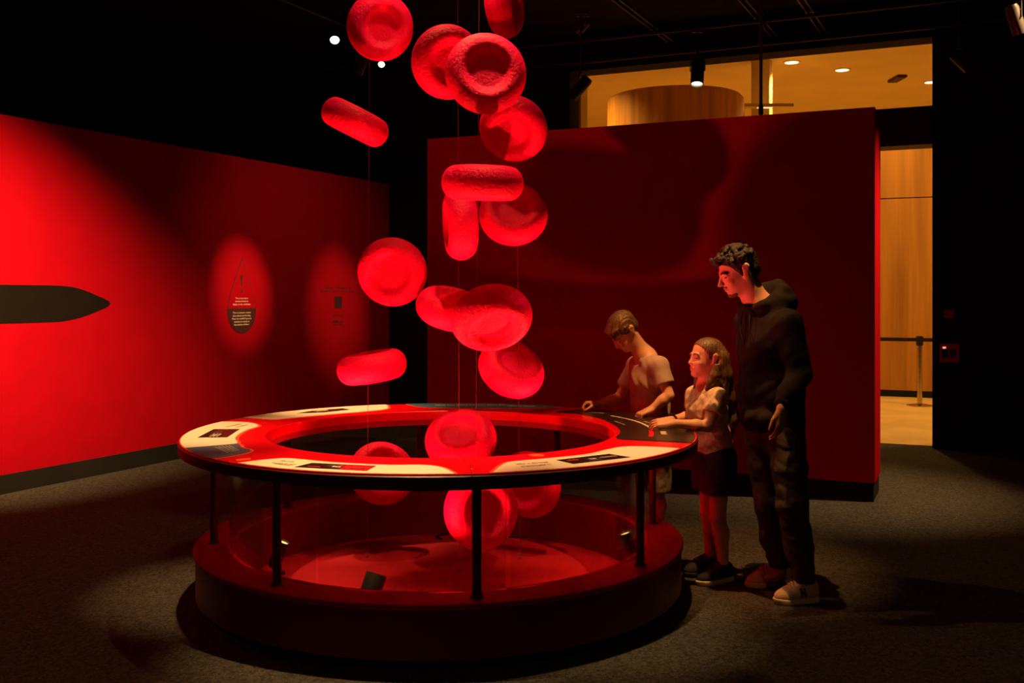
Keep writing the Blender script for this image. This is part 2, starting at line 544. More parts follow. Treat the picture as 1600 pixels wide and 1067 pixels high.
e = empty('ceiling_light_slot', PZ(1200, 170, 4.6), 'narrow lit slot above the red partition in the foyer', 'light')
q = PZ(1195, 168, 4.6)
obj('frame', bm_box(q.x - 0.45, q.x + 0.45, q.y - 0.1, q.y + 0.1, q.z, q.z + 0.05), M['plaster'], e)
obj('diffuser', bm_box(q.x - 0.12, q.x + 0.12, q.y - 0.05, q.y + 0.05, q.z - 0.006, q.z + 0.01), mat('slot_lens', (1, 0.9, 0.7), 0.4, emit=(1.0, 0.8, 0.45), estr=0.9), e)
# lamps of the foyer outside the view
for (u, v), hid in (((-6.0, 4.0), 'left of the wooden drum'), ((1.8, 2.0), 'right of the barrier behind the black wall'), ((3.2, 9.0), 'farthest right behind the wooden wall'), ((-5.2, 10.0), 'farthest back behind the wooden drum'), ((-1.0, 3.2), 'over the chrome barrier post')):
    p = FY(u, v, FZ)
    e = empty('downlight', p, 'round warm foyer downlight ' + hid, 'light', 'foyer downlights out of view')
    obj('trim_ring', bm_lathe([(0.115, 0.0), (0.15, 0.0), (0.15, -0.012), (0.115, -0.012)], p, seg=24), M['plaster'], e)
    obj('diffuser', bm_cyl(p + Vector((0, 0, -0.010)), p + Vector((0, 0, -0.004)), 0.117, seg=24), M['down_lens'], e)
    ld = bpy.data.lights.new('lamp', 'SPOT')
    ld.energy, ld.color, ld.spot_size, ld.spot_blend, ld.shadow_soft_size = 520, WARM_DEEP, math.radians(130), 0.6, 0.1
    lo = link(bpy.data.objects.new('lamp', ld), e)
    lo.location = (0, 0, -0.05)

# belt barrier in the foyer
sb = PZ(1437, 634, 0.004)
e = empty('belt_stanchion', sb, 'chrome belt barrier post on the foyer floor', 'barrier post')
obj('base', bm_lathe([(0, 0), (0.17, 0), (0.17, 0.012), (0.05, 0.03), (0.0, 0.03)], sb, seg=40, closed_profile=False), M['steel'], e, smooth=True, autosmooth=0.5)
obj('pole', bm_cyl(sb + Vector((0, 0, 0.02)), sb + Vector((0, 0, 0.84)), 0.033, seg=24), M['steel'], e, smooth=True, autosmooth=0.8)
obj('head', bm_cyl(sb + Vector((0, 0, 0.82)), sb + Vector((0, 0, 0.95)), 0.045, seg=24, bevel=0.008), M['black_metal'], e, smooth=True, autosmooth=0.8)
pr = -DIRB
for s, name, off in ((-1, 'belt', 2.6), (1, 'belt', 2.6)):
    a, b = sb + pr * s * 0.04, sb + pr * s * off
    obj(name, bm_prism([a + Vector((0, 0, 0.875)), b + Vector((0, 0, 0.865)), b + Vector((0, 0, 0.915)), a + Vector((0, 0, 0.925))], NB * 0.004), M['black_metal'], e)
for s in (-1, 1):
    b = sb + pr * s * 2.64
    ee = empty('belt_stanchion', b, 'chrome belt barrier post hidden ' + ('behind the red partition' if s < 0 else 'behind the black wall'), 'barrier post')
    obj('base', bm_lathe([(0, 0), (0.17, 0), (0.17, 0.012), (0.05, 0.03), (0.0, 0.03)], b, seg=32, closed_profile=False), M['steel'], ee, smooth=True, autosmooth=0.5)
    obj('pole', bm_cyl(b + Vector((0, 0, 0.02)), b + Vector((0, 0, 0.84)), 0.033, seg=24), M['steel'], ee, smooth=True, autosmooth=0.8)
    obj('head', bm_cyl(b + Vector((0, 0, 0.82)), b + Vector((0, 0, 0.95)), 0.045, seg=24), M['black_metal'], ee, smooth=True, autosmooth=0.8)

# plates on the black wall right of the opening
def BPX(px, py, off=0.0):
    k = (px - 800) / F_PX
    t = (A0.x - k * A0.y) / (2.209 + k)
    return BW(t) + Vector((0, 0, CAM_H - (py - HOR) / F_PX * (A0.y + t))) + NB * off
def wall_rect(x0, y0, x1, y1, off, thick):
    return bm_prism([BPX(x0, y0, off), BPX(x1, y0, off), BPX(x1, y1, off), BPX(x0, y1, off)], NB * thick)
e = empty('alarm_plate', BPX(1483, 566, 0), 'red fire alarm plate with black call box on the black wall', 'alarm plate')
obj('plate', wall_rect(1468, 537, 1499, 566, 0.0, 0.012), M['plate_red'], e)
obj('call_box', wall_rect(1472, 545, 1481, 559, 0.012, 0.03), M['black_metal'], e)
obj('indicator', wall_rect(1473, 541.6, 1478, 544.4, 0.012, 0.012), mat('indicator_light', (1, 0.5, 0.3), 0.4, emit=(1.0, 0.42, 0.22), estr=1.0), e)
kp = obj('notice', wall_rect(1484, 545, 1494, 558, 0.012, 0.002), mat('notice_print', (0.22, 0.05, 0.02), 0.6), e)
for k in range(4): obj('print_line', wall_rect(1485.5, 547 + k * 2.8, 1492.5 - (k % 2) * 2, 548.2 + k * 2.8, 0.014, 0.001), M['ink_dark'], kp)
e = empty('sounder_plate', BPX(1483, 498, 0), 'small red alarm plate above the larger one', 'alarm plate')
obj('plate', wall_rect(1475.5, 484, 1490, 497, 0.0, 0.015), M['plate_red'], e)
obj('grille', wall_rect(1477.5, 488, 1488.5, 493, 0.015, 0.006), M['ink_red'], e)

# ------------------------------------------------------------------ ceiling services of the dark hall
def at_z(px, py, z): return PZ(px, py, z)
def pipe(name, a, b, r, label, cat='pipe', material='dark_pipe'):
    return tag(obj(name, bm_cyl(a, b, r, seg=10), M[material], smooth=True, autosmooth=0.8), label, cat, 'ceiling services')
z = 4.17
a = at_z(925, 62, z)
pipe('ceiling_pipe', a + DIRB * 5.5, a - DIRB * 5.0, 0.022, 'long thin ceiling pipe catching red light above the partition')
a = at_z(1031, 85, 4.12)
pipe('ceiling_pipe', a + DIRB * 2.0, a - DIRB * 4.6, 0.022, 'ceiling pipe running along the top of the foyer opening')
a = at_z(500, 24, 4.3)
pipe('ceiling_pipe', a - DIRL * 5.0, a + DIRL * 3.2, 0.016, 'thin ceiling conduit at upper left behind the topmost disc')
for (px, py), lb in zip(((980, 14), (1161, 2), (1253, 2)), ('lighting track left of the hanging rod', 'lighting track just left of the ceiling middle, behind the rod', 'lighting track on the right above the foyer opening')):
    a = at_z(px, py, TRACK)
    L = (10.9 - a.y)
    t = max(0.5, L)
    e = empty('lighting_track', a, lb, 'track', 'lighting tracks')
    b2 = bmesh.new()
    for s in (-0.03, 0.03):
        q = DIRB * s
        bm_prism([a - DIRL * 4 + q - DIRB * 0.008, a + DIRL * t + q - DIRB * 0.008, a + DIRL * t + q + DIRB * 0.008, a - DIRL * 4 + q + DIRB * 0.008], Vector((0, 0, 0.03)), b2)
    obj('rail', b2, M['dark_pipe'], e)
    for k in range(6):
        c = a + DIRL * (t - 0.2 - k * 0.9)
        obj('crossbar', bm_box(c.x - 0.06, c.x + 0.06, c.y - 0.02, c.y + 0.02, TRACK + 0.03, TRACK + 0.05), M['dark_pipe'], e)
    obj('hanger', bm_cyl(a + Vector((0, 0, 0.03)), (a.x, a.y, CEIL), 0.008, seg=8), M['dark_pipe'], e)
# duct, dark on dark
a = at_z(1000, 5, 4.25) + Vector((0, -3.0, 0.06))
tag(obj('air_duct', bm_prism([a + DIRB * 4 + DIRL * 0, a - DIRB * 6, a - DIRB * 6 + DIRL * 0.6, a + DIRB * 4 + DIRL * 0.6], Vector((0, 0, 0.13))), M['black_metal']), 'dark rectangular air duct under the hall ceiling', 'duct')
# rod that carries the partition
a = PW(0.358, 2.89, -0.25)
e = empty('hanging_rod', a, 'thin black rod from the ceiling down to the red partition', 'rod')
obj('rod', bm_cyl(a, (a.x, a.y, CEIL), 0.013, seg=10), M['black_metal'], e)
obj('coupling', bm_cyl(a + Vector((0, 0, 0.60)), a + Vector((0, 0, 0.66)), 0.019, seg=10), M['black_metal'], e)
obj('coupling', bm_cyl(a + Vector((0, 0, 0.05)), a + Vector((0, 0, 0.12)), 0.019, seg=10), M['black_metal'], e)
# visible track spotlights
a = PT(1089, 132, 10.2)
spotlight('track_spotlight', a, a + Vector((-0.10, -0.30, -1)), 60, WARM, 60, 0.5, 'black cylinder spotlight hanging before the foyer opening', size=0.066, length=0.28, mount=TRACK)
a = PT(523, 63, 10.4)
spotlight('track_spotlight', a, a + Vector((0.15, -0.8, -0.75)), 0, WARM, 60, 0.5, 'bright white spotlight lens at upper left of the hall ceiling', size=0.055, length=0.2, mount=CEIL, lamp=False)
a = PT(596, 101, 11.3)
spotlight('track_spotlight', a, a + Vector((0.05, -0.9, -0.6)), 0, WARM, 60, 0.5, 'small yellowish spotlight lens below the topmost left disc', size=0.042, length=0.16, mount=CEIL, lamp=False)
a = PT(558, 116, 9.2)
spotlight('track_spotlight', a, a + Vector((-0.35, 0.1, -0.8)), 0, WARM, 60, 0.5, 'unlit dark spotlight beside the topmost left disc', size=0.05, length=0.2, mount=TRACK, lamp=False, lens='black_gloss')
a = PT(893, 152, 9.6)
spotlight('track_spotlight', a, a + Vector((-0.55, 0.2, -0.6)), 0, WARM, 60, 0.5, 'dark spotlight leaning left at the left end of the foyer opening', size=0.055, length=0.24, mount=TRACK, lamp=False, lens='black_gloss')
a = PT(1594, 53, 7.4)
spotlight('track_spotlight', a, a + Vector((0.25, 0.1, -0.6)), 0, WARM, 30, 0.8, 'dark spotlight with thin bright rim at the top right corner', size=0.05, length=0.22, mount=TRACK, lamp=False, lens='black_gloss')
spotlight('track_spotlight', (4.0, 7.1, 4.08), PW(-0.05, 1.25, -0.3), 900, WARM, 46, 1.0, 'black ceiling spotlight aimed at the end of the partition', mount=TRACK, soft=0.02)
a = PT(1512, 107, 8.6)
spotlight('track_spotlight', a, a + Vector((0.5, 0.2, -0.35)), 0, WARM, 60, 0.5, 'dark spotlight in front of the black wall at right', size=0.045, length=0.2, mount=TRACK, lamp=False, lens='black_gloss')
a = PT(1195, 43, 8.9)
spotlight('track_spotlight', a, a + Vector((0.4, 0.2, -0.8)), 0, WARM, 60, 0.5, 'tiny spotlight at the end of the middle lighting track', size=0.025, length=0.12, mount=TRACK, lamp=False)

# ------------------------------------------------------------------ graphics on the left wall
def wall_poly(pts_px, off, thick=0.002):
    return bm_prism([LPX(x, y, off) for x, y in pts_px], NL * thick)
def wall_shape(pts_tz, off, thick=0.002):
    return bm_prism([LW(t, z, off) for t, z in pts_tz], NL * thick)
def text_bm(body, size, origin, xdir, ydir, n, align='CENTER', depth=0.0008, space=1.0):
    cu = bpy.data.curves.new('txt', 'FONT')
    cu.body = body
    cu.size = size
    cu.align_x = align
    cu.extrude = depth
    cu.resolution_u = 3
    cu.space_character = space
    o = bpy.data.objects.new('txt', cu)
    COL.objects.link(o)
    dg = bpy.context.evaluated_depsgraph_get()
    me = bpy.data.meshes.new_from_object(o.evaluated_get(dg))
    b = bmesh.new()
    b.from_mesh(me)
    R = Matrix((Vector(xdir).normalized(), Vector(ydir).normalized(), Vector(n).normalized())).transposed().to_4x4()
    bmesh.ops.transform(b, matrix=Matrix.Translation(origin) @ R, verts=b.verts)
    bpy.data.objects.remove(o)
    bpy.data.curves.remove(cu)
    bpy.data.meshes.remove(me)
    return b
def marks_bm(origin, xdir, ydir, n, width, height, words, off=0.0007, seed=1):
    """a line of print too small to read: short strokes in word lengths, centred"""
    r = random.Random(seed)
    total = sum(words) + len(words) - 1
    u = width / total
    x = -width / 2
    b = bmesh.new()
    X, Y, N = Vector(xdir).normalized(), Vector(ydir).normalized(), Vector(n).normalized()
    for wl in words:
        for k in range(wl):
            h = height * r.choice((0.62, 0.66, 0.7, 1.0))
            p = origin + X * (x + k * u)
            bm_prism([p, p + X * u * 0.72, p + X * u * 0.72 + Y * h, p + Y * h], N * off, b)
        x += (wl + 1) * u
    return b
WX = DIRL

# big pointed black graphic running out of the frame
tail = [LPX(60, 445.5), LPX(95, 446.5), LPX(120, 450), LPX(145, 459), LPX(172, 474), LPX(145, 489), LPX(118, 498), LPX(92, 502.5), LPX(60, 504)]
zt, zb = tail[0].z, tail[-1].z
tip = smooth_path(tail, 5)
far = [LW(-4.1, zb), LW(-4.1, zt)]
tag(obj('wall_graphic', bm_prism([p + NL * 0.0005 for p in tip + far], NL * 0.002), M['black_print']), 'long black pointed bar graphic on the left red wall', 'wall graphic')

# drop-shaped notice
dc = LPX(377, 470)
d_scale = (LPX(377, 404).z - LPX(377, 521).z)
dt = dc.y - L0.y
top_z, bot_z = LPX(377, 404).z, LPX(377, 521).z
hw = (LPX(400, 485).y - LPX(354.5, 485).y) / 2
tc_ = (LPX(400, 485).y + LPX(354.5, 485).y) / 2 - L0.y
zc = LPX(377, 484).z
def drop(shrink=0.0):
    pts = []
    n = 40
    R = hw - shrink
    for i in range(n + 1):                           # lower round half, right to left through the bottom
        a = -PI * i / n
        pts.append((tc_ + R * math.cos(a), zc + (zc - bot_z - shrink) * math.sin(a)))
    m = 14
    for i in range(1, m):                            # left flank up to the tip
        f = i / m
        pts.append((tc_ - R * (1 - f) ** 0.5 * (1 - 0.42 * math.sin(PI * f) * f) if f < 0 else tc_ - R * (1 - f ** 1.35), zc + (top_z - shrink * 2.2 - zc) * f))
    pts.append((tc_, top_z - shrink * 2.2))
    for i in range(m - 1, 0, -1):
        f = i / m
        pts.append((tc_ + R * (1 - f ** 1.35), zc + (top_z - shrink * 2.2 - zc) * f))
    return pts
ds = empty('drop_notice', LW(tc_, bot_z), 'drop shaped warning notice with exclamation mark on the left wall', 'notice')
obj('outline', wall_shape(drop(0), 0.0005, 0.002), M['ink_dark'], ds)
obj('face', wall_shape(drop(hw * 0.045), 0.0025, 0.001), M['red_wall'], ds)
low = [p for p in drop(hw * 0.045) if p[1] <= zc + 1e-6]
zl = LPX(377, 481.5).z
lowp = drop(hw * 0.045)
lp = [(t, min(z, zl)) for t, z in lowp if z <= zl + 0.02]
obj('dark_half', wall_shape(lp, 0.0035, 0.001), M['ink_dark'], ds)
def LP2(px, py, off): return LPX(px, py, off)
exc = bmesh.new()
c = LPX(377.5, 430, 0.004)
bm_prism([LPX(375.2, 430, 0.0037), LPX(379.4, 430, 0.0037), LPX(377.9, 447.5, 0.0037), LPX(376.7, 447.5, 0.0037)], NL * 0.001, exc)
cc = LPX(377.4, 455, 0.0037)
rr = abs(LPX(377.4, 457.4).z - cc.z)
bm_prism([cc + WX * rr * math.cos(2 * PI * k / 16) * 1.05 + Vector((0, 0, rr * math.sin(2 * PI * k / 16))) for k in range(16)], NL * 0.001, exc)
obj('exclamation_mark', exc, M['ink_dark'], ds)
lines = [('There is no real or', 465.8, 20), ('simulated blood on', 470.4, 20), ('display in this exhibition.', 475.2, 28),
         ('There is, however, content', 488.2, 28), ('about blood and bleeding.', 493, 28), ('Please be mindful if you are', 497.6, 30), ('sensitive to visuals or', 502.2, 24), ('descriptions of blood.', 506.8, 24)]
for body, py, wpx in lines:
    target = abs(LPX(377.5 + wpx / 2, py).y - LPX(377.5 - wpx / 2, py).y) * 1.11
    b = text_bm(body, 0.1, Vector((0, 0, 0)), (1, 0, 0), (0, 1, 0), (0, 0, 1))
    xs = [v.co.x for v in b.verts]
    s = target / (max(xs) - min(xs))
    ypx = abs(LPX(377, py).z - LPX(377, py + 3.0).z)
    sy = ypx / 0.075
    R = Matrix((WX, Vector((0, 0, 1)), NL)).transposed().to_4x4()
    bmesh.ops.transform(b, matrix=Matrix.Translation(LPX(377.3, py + 1.4, 0.005)) @ R @ Matrix.Diagonal((s, sy, 0.6, 1)), verts=b.verts)
    obj('lettering', b, M['ink_white'], ds)

# partner panel with small print
pe = empty('partner_notice', LPX(528, 508), 'small dark credits with square emblem printed on the red wall', 'notice')
def lw_mark(name, px, py, wpx, hpx, words, material, seed):
    width = abs(LPX(px + wpx / 2, py).y - LPX(px - wpx / 2, py).y) * 1.11
    height = abs(LPX(px, py).z - LPX(px, py + hpx).z)
    return obj(name, marks_bm(LPX(px, py + hpx / 2, 0.0006), WX, (0, 0, 1), NL, width, height, words, 0.0008, seed), material, pe, stuff=True)
lw_mark('credit_line', 528, 449.5, 40, 2.8, (9, 2, 11, 2), M['ink_dark'], 3)
lw_mark('credit_line', 528, 455, 53, 3.0, (4, 5, 7, 7, 6), M['ink_dark'], 4)
lw_mark('credit_line', 528, 492.5, 15, 2.4, (9, 2), M['ink_dark'], 5)
obj('emblem', wall_poly([(522.4, 463), (534.2, 463), (534.2, 481.6), (522.4, 481.6)], 0.0006), M['ink_dark'], pe)
obj('logo', wall_poly([(520.3, 500.5), (528.2, 500.7), (528.2, 504.4), (520.3, 504.4)], 0.0006), M['ink_dark'], pe)
lw_mark('logo_line', 524.5, 507.2, 8, 2.2, (4, 3), M['ink_dark'], 6)
lw_mark('logo_line', 533.2, 502.5, 7, 3.2, (3,), M['ink_dark'], 7)
lw_mark('logo_line', 533.2, 506.6, 6, 2.6, (4,), M['ink_dark'], 8)
# lights on the two notices and an added wide fill lamp brightening the wall end
tgt = LPX(470, 470)
src = tgt + NL * 3.0 - DIRL * 1.0
src.z = 4.02
spotlight('track_spotlight', src, tgt, 120, WARM, 70, 1.0, 'added wide fill spotlight for the far end of the left wall', mount=TRACK)
for px, py, lb, cone, en in ((378, 455, 'black ceiling spotlight aimed at the drop notice', 15, 900), (527, 480, 'black ceiling spotlight aimed at the credits', 19.0, 480)):
    tgt = LPX(px, py)
    src = tgt + NL * 3.2 - DIRL * 0.6
    src.z = 4.02
    spotlight('track_spotlight', src, tgt, en, WARM, cone, 1.0, lb, mount=TRACK, soft=0.02, size=0.045, length=0.15)

# ------------------------------------------------------------------ round table
TT, LEDGE, BASIN = 0.813, 0.28, 0.03
RO, RI = 1.308, 0.89
tb = empty('exhibit_table', TC, 'big round red exhibit table with open centre, glass sides and low drum base', 'table')
c3 = (TC.x, TC.y, 0)
obj('plinth', bm_lathe([(1.051, 0.0), (1.17, 0.0), (1.17, 0.055), (1.051, 0.055)], c3, seg=128), M['black'], tb, smooth=True, autosmooth=0.6)
obj('base_ring', bm_lathe([(1.05, 0.055), (1.228, 0.055), (1.228, LEDGE - 0.022), (1.05, LEDGE - 0.022)], c3, seg=160), M['red_dark'], tb, smooth=True, autosmooth=0.6)
obj('ledge', bm_lathe([(1.04, LEDGE - 0.022), (1.236, LEDGE - 0.022), (1.238, LEDGE - 0.004), (1.234, LEDGE), (1.04, LEDGE)], c3, seg=160), M['red_base'], tb, smooth=True, autosmooth=0.6)
obj('basin_wall', bm_lathe([(1.035, 0.02), (1.049, 0.02), (1.049, LEDGE - 0.003), (1.035, LEDGE - 0.003)], c3, seg=160), M['red_inner'], tb, smooth=True, autosmooth=0.6)
obj('basin_floor', bm_lathe([(0.0, 0.01), (1.036, 0.01), (1.036, BASIN), (0.0, BASIN)], c3, seg=128, closed_profile=False), M['red_base'], tb)
obj('tabletop', bm_lathe([(RI, TT - 0.052), (RI, TT - 0.006), (RI + 0.006, TT), (RO - 0.004, TT), (RO - 0.004, TT - 0.010), (RO - 0.02, TT - 0.052)], c3, seg=192), M['red_table'], tb, smooth=True, autosmooth=0.5)
obj('edge_band', bm_lathe([(RO - 0.02, TT - 0.054), (RO, TT - 0.054), (RO + 0.002, TT - 0.010), (RO - 0.003, TT - 0.005), (RO - 0.006, TT - 0.012)], c3, seg=192), M['red_dark'], tb, smooth=True, autosmooth=0.6)
obj('inner_apron', bm_lathe([(RI + 0.002, TT - 0.085), (RI + 0.018, TT - 0.085), (RI + 0.018, TT - 0.050), (RI + 0.002, TT - 0.050)], c3, seg=160), M['red_base'], tb, smooth=True, autosmooth=0.6)
obj('under_ring', bm_lathe([(1.02, TT - 0.085), (1.19, TT - 0.085), (1.19, TT - 0.052), (1.02, TT - 0.052)], c3, seg=128), M['red_dark'], tb, smooth=True, autosmooth=0.6)
POSTS = [-34, -79, -124, -169, 146, 101, 56, 11]
for a in POSTS:
    q = TC + Vector((math.cos(math.radians(a)), math.sin(math.radians(a)), 0)) * 1.145
    pb = bm_cyl(q + Vector((0, 0, LEDGE)), q + Vector((0, 0, TT - 0.08)), 0.0195, seg=20)
    bm_cyl(q + Vector((0, 0, LEDGE)), q + Vector((0, 0, LEDGE + 0.012)), 0.028, seg=20, bm=pb)
    obj('post', pb, M['red_dark'], tb, smooth=True, autosmooth=0.6)
for k, a in enumerate(POSTS):
    g0, g1 = math.radians(a + 8.5), math.radians(a + 45 + 7.5)
    obj('glass_pane', bm_lathe([(1.062, LEDGE + 0.001), (1.070, LEDGE + 0.001), (1.070, TT - 0.086), (1.062, TT - 0.086)], c3, a0=g0, a1=g1, seg=20), M['glass'], tb, smooth=True, autosmooth=0.6)
for a in (62, 20, -15, 170):
    q = TC + Vector((math.cos(math.radians(a)), math.sin(math.radians(a)), 0)) * 1.06
    n = (TC - q).normalized(); n.z = 0
    obj('glass_stud', bm_cyl(q + Vector((0, 0, 0.64)) + n * 0.002, q + Vector((0, 0, 0.64)) + n * 0.016, 0.011, seg=14), M['steel'], tb)

def polar(p):
    v = Vector((p.x - TC.x, p.y - TC.y))
    return v.length, math.atan2(v.y, v.x)
def from_polar(r, a, z): return Vector((TC.x + r * math.cos(a), TC.y + r * math.sin(a), z))
def panel_poly(px_pts, r_out=RO - 0.012, z=TT, grow=0.0, closed=False, n=5):
    """inner outline given in the photograph's pixels on the table plane; its ends are carried to the outer edge and joined by an arc"""
    P = [PZ(x, y, TT) for x, y in px_pts]
    pol = [polar(p) for p in P]
    if closed:
        return [Vector((p.x, p.y, z)) for p in P]
    first, last = pol[0][1], pol[-1][1]
    P = [from_polar(min(max(r, RI + 0.02), r_out), a, z) for r, a in pol]
    P[0] = from_polar(r_out, first, z)
    P[-1] = from_polar(r_out, last, z)
    path = smooth_path(P, n)
    path = [from_polar(min(max(polar(p)[0], RI + 0.012), r_out), polar(p)[1], z) for p in path]
    da = (first - last + PI) % (2 * PI) - PI
    arc = [from_polar(r_out, last + da * k / 24, z) for k in range(1, 24)]
    return path + arc
def offset_poly(poly, g):
    c = sum(poly, Vector()) / len(poly)
    out = []
    for i, p in enumerate(poly):
        t = (poly[(i + 1) % len(poly)] - poly[i - 1])
        nrm = Vector((t.y, -t.x, 0)).normalized() if t.length > 1e-6 else Vector()
        q1, q2 = p + nrm * g, p - nrm * g
        q = q1 if ((q1 - c).length > (q2 - c).length) == (g > 0) else q2
        r, a = polar(q)
        out.append(from_polar(min(max(r, RI + 0.008), RO - 0.008), a, p.z))
    return out
UPV = Vector((0, 0, 1))
def graphic(px_pts, material, label, line=True, r_out=RO - 0.012, n=5):
    poly = panel_poly(px_pts, r_out, TT + 0.0012, n=n)
    o = obj('graphic_panel', bm_prism(poly, UPV * 0.0016), M[material], tb)
    o['label'] = label
    if line:
        lo = panel_poly(px_pts, r_out, TT + 0.0002, n=n)
        obj('border_line', bm_prism(offset_poly(lo, 0.016), UPV * 0.001), M['orange_line'], o)
    return o
def flat(name, px_pts, material, parent, z, th=0.001):
    return obj(name, bm_prism([PZ(x, y, TT) + UPV * z for x, y in px_pts], UPV * th), M[material], parent)
def table_marks(parent, p0, p1, hpx, words, material, seed, name='print_line', zoff=0.0032):
    a, b = PZ(*p0, TT), PZ(*p1, TT)
    X = (b - a)
    Y = UPV.cross(X).normalized()
    m = (a + b) / 2 + UPV * zoff
    return obj(name, marks_bm(m, X, Y, UPV, X.length, hpx, words, 0.0006, seed), M[material], parent, stuff=True)

# front-left panel
g = graphic([(366, 725), (395, 721), (430, 717.5), (455, 717), (520, 723), (600, 727), (660, 727.2), (690, 731), (712, 743)], 'cream', 'cream panel at the table front left with dark screen')
flat('screen', [(460, 731), (487, 724.5), (588, 729), (573, 737)], 'screen', g, 0.0029)
flat('screen_image', [(508, 730.5), (520, 727.2), (540, 728.2), (530, 732.8)], 'screen_grey', g, 0.0041)
table_marks(g, (437, 721.5), (458, 723.5), 0.018, (6, 5), 'ink_grey', 11)
for k in range(3): table_marks(g, (424 + k * 3, 724.3 + k * 1.1), (462 - k * 5, 727.2 + k * 0.9), 0.012, (5, 7, 4, 8), 'ink_grey', 12 + k)
table_marks(g, (480, 730.6), (500, 731.5), 0.022, (6,), 'ink_red', 15, zoff=0.0045)
table_marks(g, (545, 733.2), (568, 734.3), 0.026, (7,), 'ink_red', 16, zoff=0.0045)
table_marks(g, (518, 731.5), (532, 732.2), 0.020, (3,), 'ink_white', 17, zoff=0.0055)
# left panel: cream and slate halves
g = graphic([(359, 659.5), (385, 660.2), (402, 664), (402, 667), (385, 672.5), (372, 680), (367.5, 686), (369, 693.5), (330, 697.3), (290, 700.5)], 'cream', 'cream panel at the left end of the table with dark screen', line=True)
flat('screen', [(309, 684.5), (334, 671.5), (375, 671.3), (355, 684.3)], 'screen', g, 0.0029)
flat('screen_image', [(327, 680), (336, 675), (350, 675), (343, 680)], 'screen_grey', g, 0.0041)
for k in range(3): table_marks(g, (329 + k * 5.0, 683.3), (337 + k * 5.0, 679.0), 0.010, (4,), 'ink_white', 20 + k, zoff=0.0048)
table_marks(g, (371, 668.7), (390, 664.2), 0.02, (8,), 'ink_grey', 23)
for k in range(3): table_marks(g, (355 + k * 3, 668.2 - k * 0.6), (375 + k * 2, 663.4), 0.015, (5, 4, 6), 'ink_grey', 24 + k)
table_marks(g, (342, 674.0), (357, 673.0), 0.02, (5,), 'ink_red', 27, zoff=0.0048)
g = graphic([(290.5, 701.2), (330, 698.0), (369.5, 694.2), (378, 700), (391, 703.5), (386, 707.5), (368, 711.5), (331, 717.3)], 'slate', 'slate grey panel with lines of print at the left end of the table', n=4)
for k in range(5): table_marks(g, (335 + k * 5.5, 699.5 - k * 0.6), (356 + k * 4.2, 708.5 - k * 0.9), 0.008, (6, 4, 7, 5), 'ink_white', 30 + k)
# back-left panel
g = graphic([(390, 653), (420, 655.2), (440, 654.8), (500, 649.3), (560, 644.2), (598, 640.5), (606.5, 637), (604, 633)], 'cream', 'cream panel at the back left of the table with dark screen')
flat('screen', [(464, 646.6), (490, 642.3), (535, 638.8), (547, 640.8), (505, 645.0)], 'screen', g, 0.0029)
table_marks(g, (496, 643.9), (514, 642.2), 0.05, (7,), 'ink_white', 40, zoff=0.0048)
# back panel, teal
g = graphic([(636, 632.0), (652, 635.0), (680, 637.2), (740, 638), (800, 638), (850, 637.6), (885, 634.5)], 'teal', 'teal panel with white print at the back of the table')
for k in range(2): table_marks(g, (680, 633.2 + k * 1.3), (790, 632.8 + k * 1.3), 0.03, (8, 6, 9, 4, 7, 8, 5), 'ink_white', 42 + k)
table_marks(g, (792, 635.2), (835, 636.0), 0.05, (6, 2, 7), 'ink_white', 45)
# right panel, black
g = graphic([(907, 640.0), (868, 643.8), (905, 647.0), (940, 655.0), (963, 666.5), (969.5, 676.0), (964, 685.2), (1010, 688.2), (1060, 690.8), (1089, 692.2)], 'black_gloss', 'black panel at the right of the table under the children\'s hands', line=False)
arc_px = [(953, 650.6), (965, 652.5), (978, 655.2), (990, 658.5), (1001, 662.5), (1010, 667), (1015, 670.5)]
for k in range(len(arc_px) - 1):
    table_marks(g, arc_px[k], arc_px[k + 1], 0.02, (5,), 'ink_white', 50 + k, name='arc_lettering')
flat('arc_end', [(1013, 672), (1017, 670.8), (1021, 675), (1022, 680), (1020, 683.5), (1012.5, 683.5), (1014.5, 678)], 'red_table', g, 0.003)
table_marks(g, (921, 645.2), (943, 646.8), 0.03, (5, 4), 'ink_grey', 60)
table_marks(g, (959.5, 659), (975.5, 664.5), 0.012, (6,), 'ink_grey', 61)
for k in range(2): table_marks(g, (1031 + k * 4, 674.5 + k * 0.4), (1033.5 + k * 4, 679.8), 0.018, (5,), 'ink_white', 62 + k)
table_marks(g, (1004, 659.5), (1014, 662.5), 0.018, (4,), 'ink_grey', 64)
# front-right panel
g = graphic([(773, 742), (776, 733.5), (785, 727), (800, 722), (850, 717.4), (915, 710.6), (948, 703.5), (972, 698.8), (1000, 698.2), (1040, 699.8), (1069, 701.8)], 'cream', 'cream panel at the table front right with dark screen')
flat('screen', [(869.5, 720), (896, 726), (985, 715.5), (952, 710.3)], 'screen', g, 0.0029)
flat('screen_image', [(912, 718.3), (926, 722), (945, 719.6), (932, 715.8)], 'screen_grey', g, 0.0041)
table_marks(g, (808, 727), (858, 723.8), 0.022, (6, 2, 4, 6), 'ink_grey', 70)
for k in range(2): table_marks(g, (814 + k * 2, 729.8 + k * 1.4), (862 - k * 8, 726.6 + k * 1.4), 0.012, (5, 7, 4, 8, 5), 'ink_grey', 71 + k)
table_marks(g, (889, 721.8), (906, 719.8), 0.03, (6,), 'ink_red', 73, zoff=0.0045)
table_marks(g, (940, 717), (966, 714), 0.03, (8,), 'ink_grey', 74, zoff=0.0045)
table_marks(g, (924, 719.6), (934, 718.4), 0.022, (3,), 'ink_white', 75, zoff=0.0055)
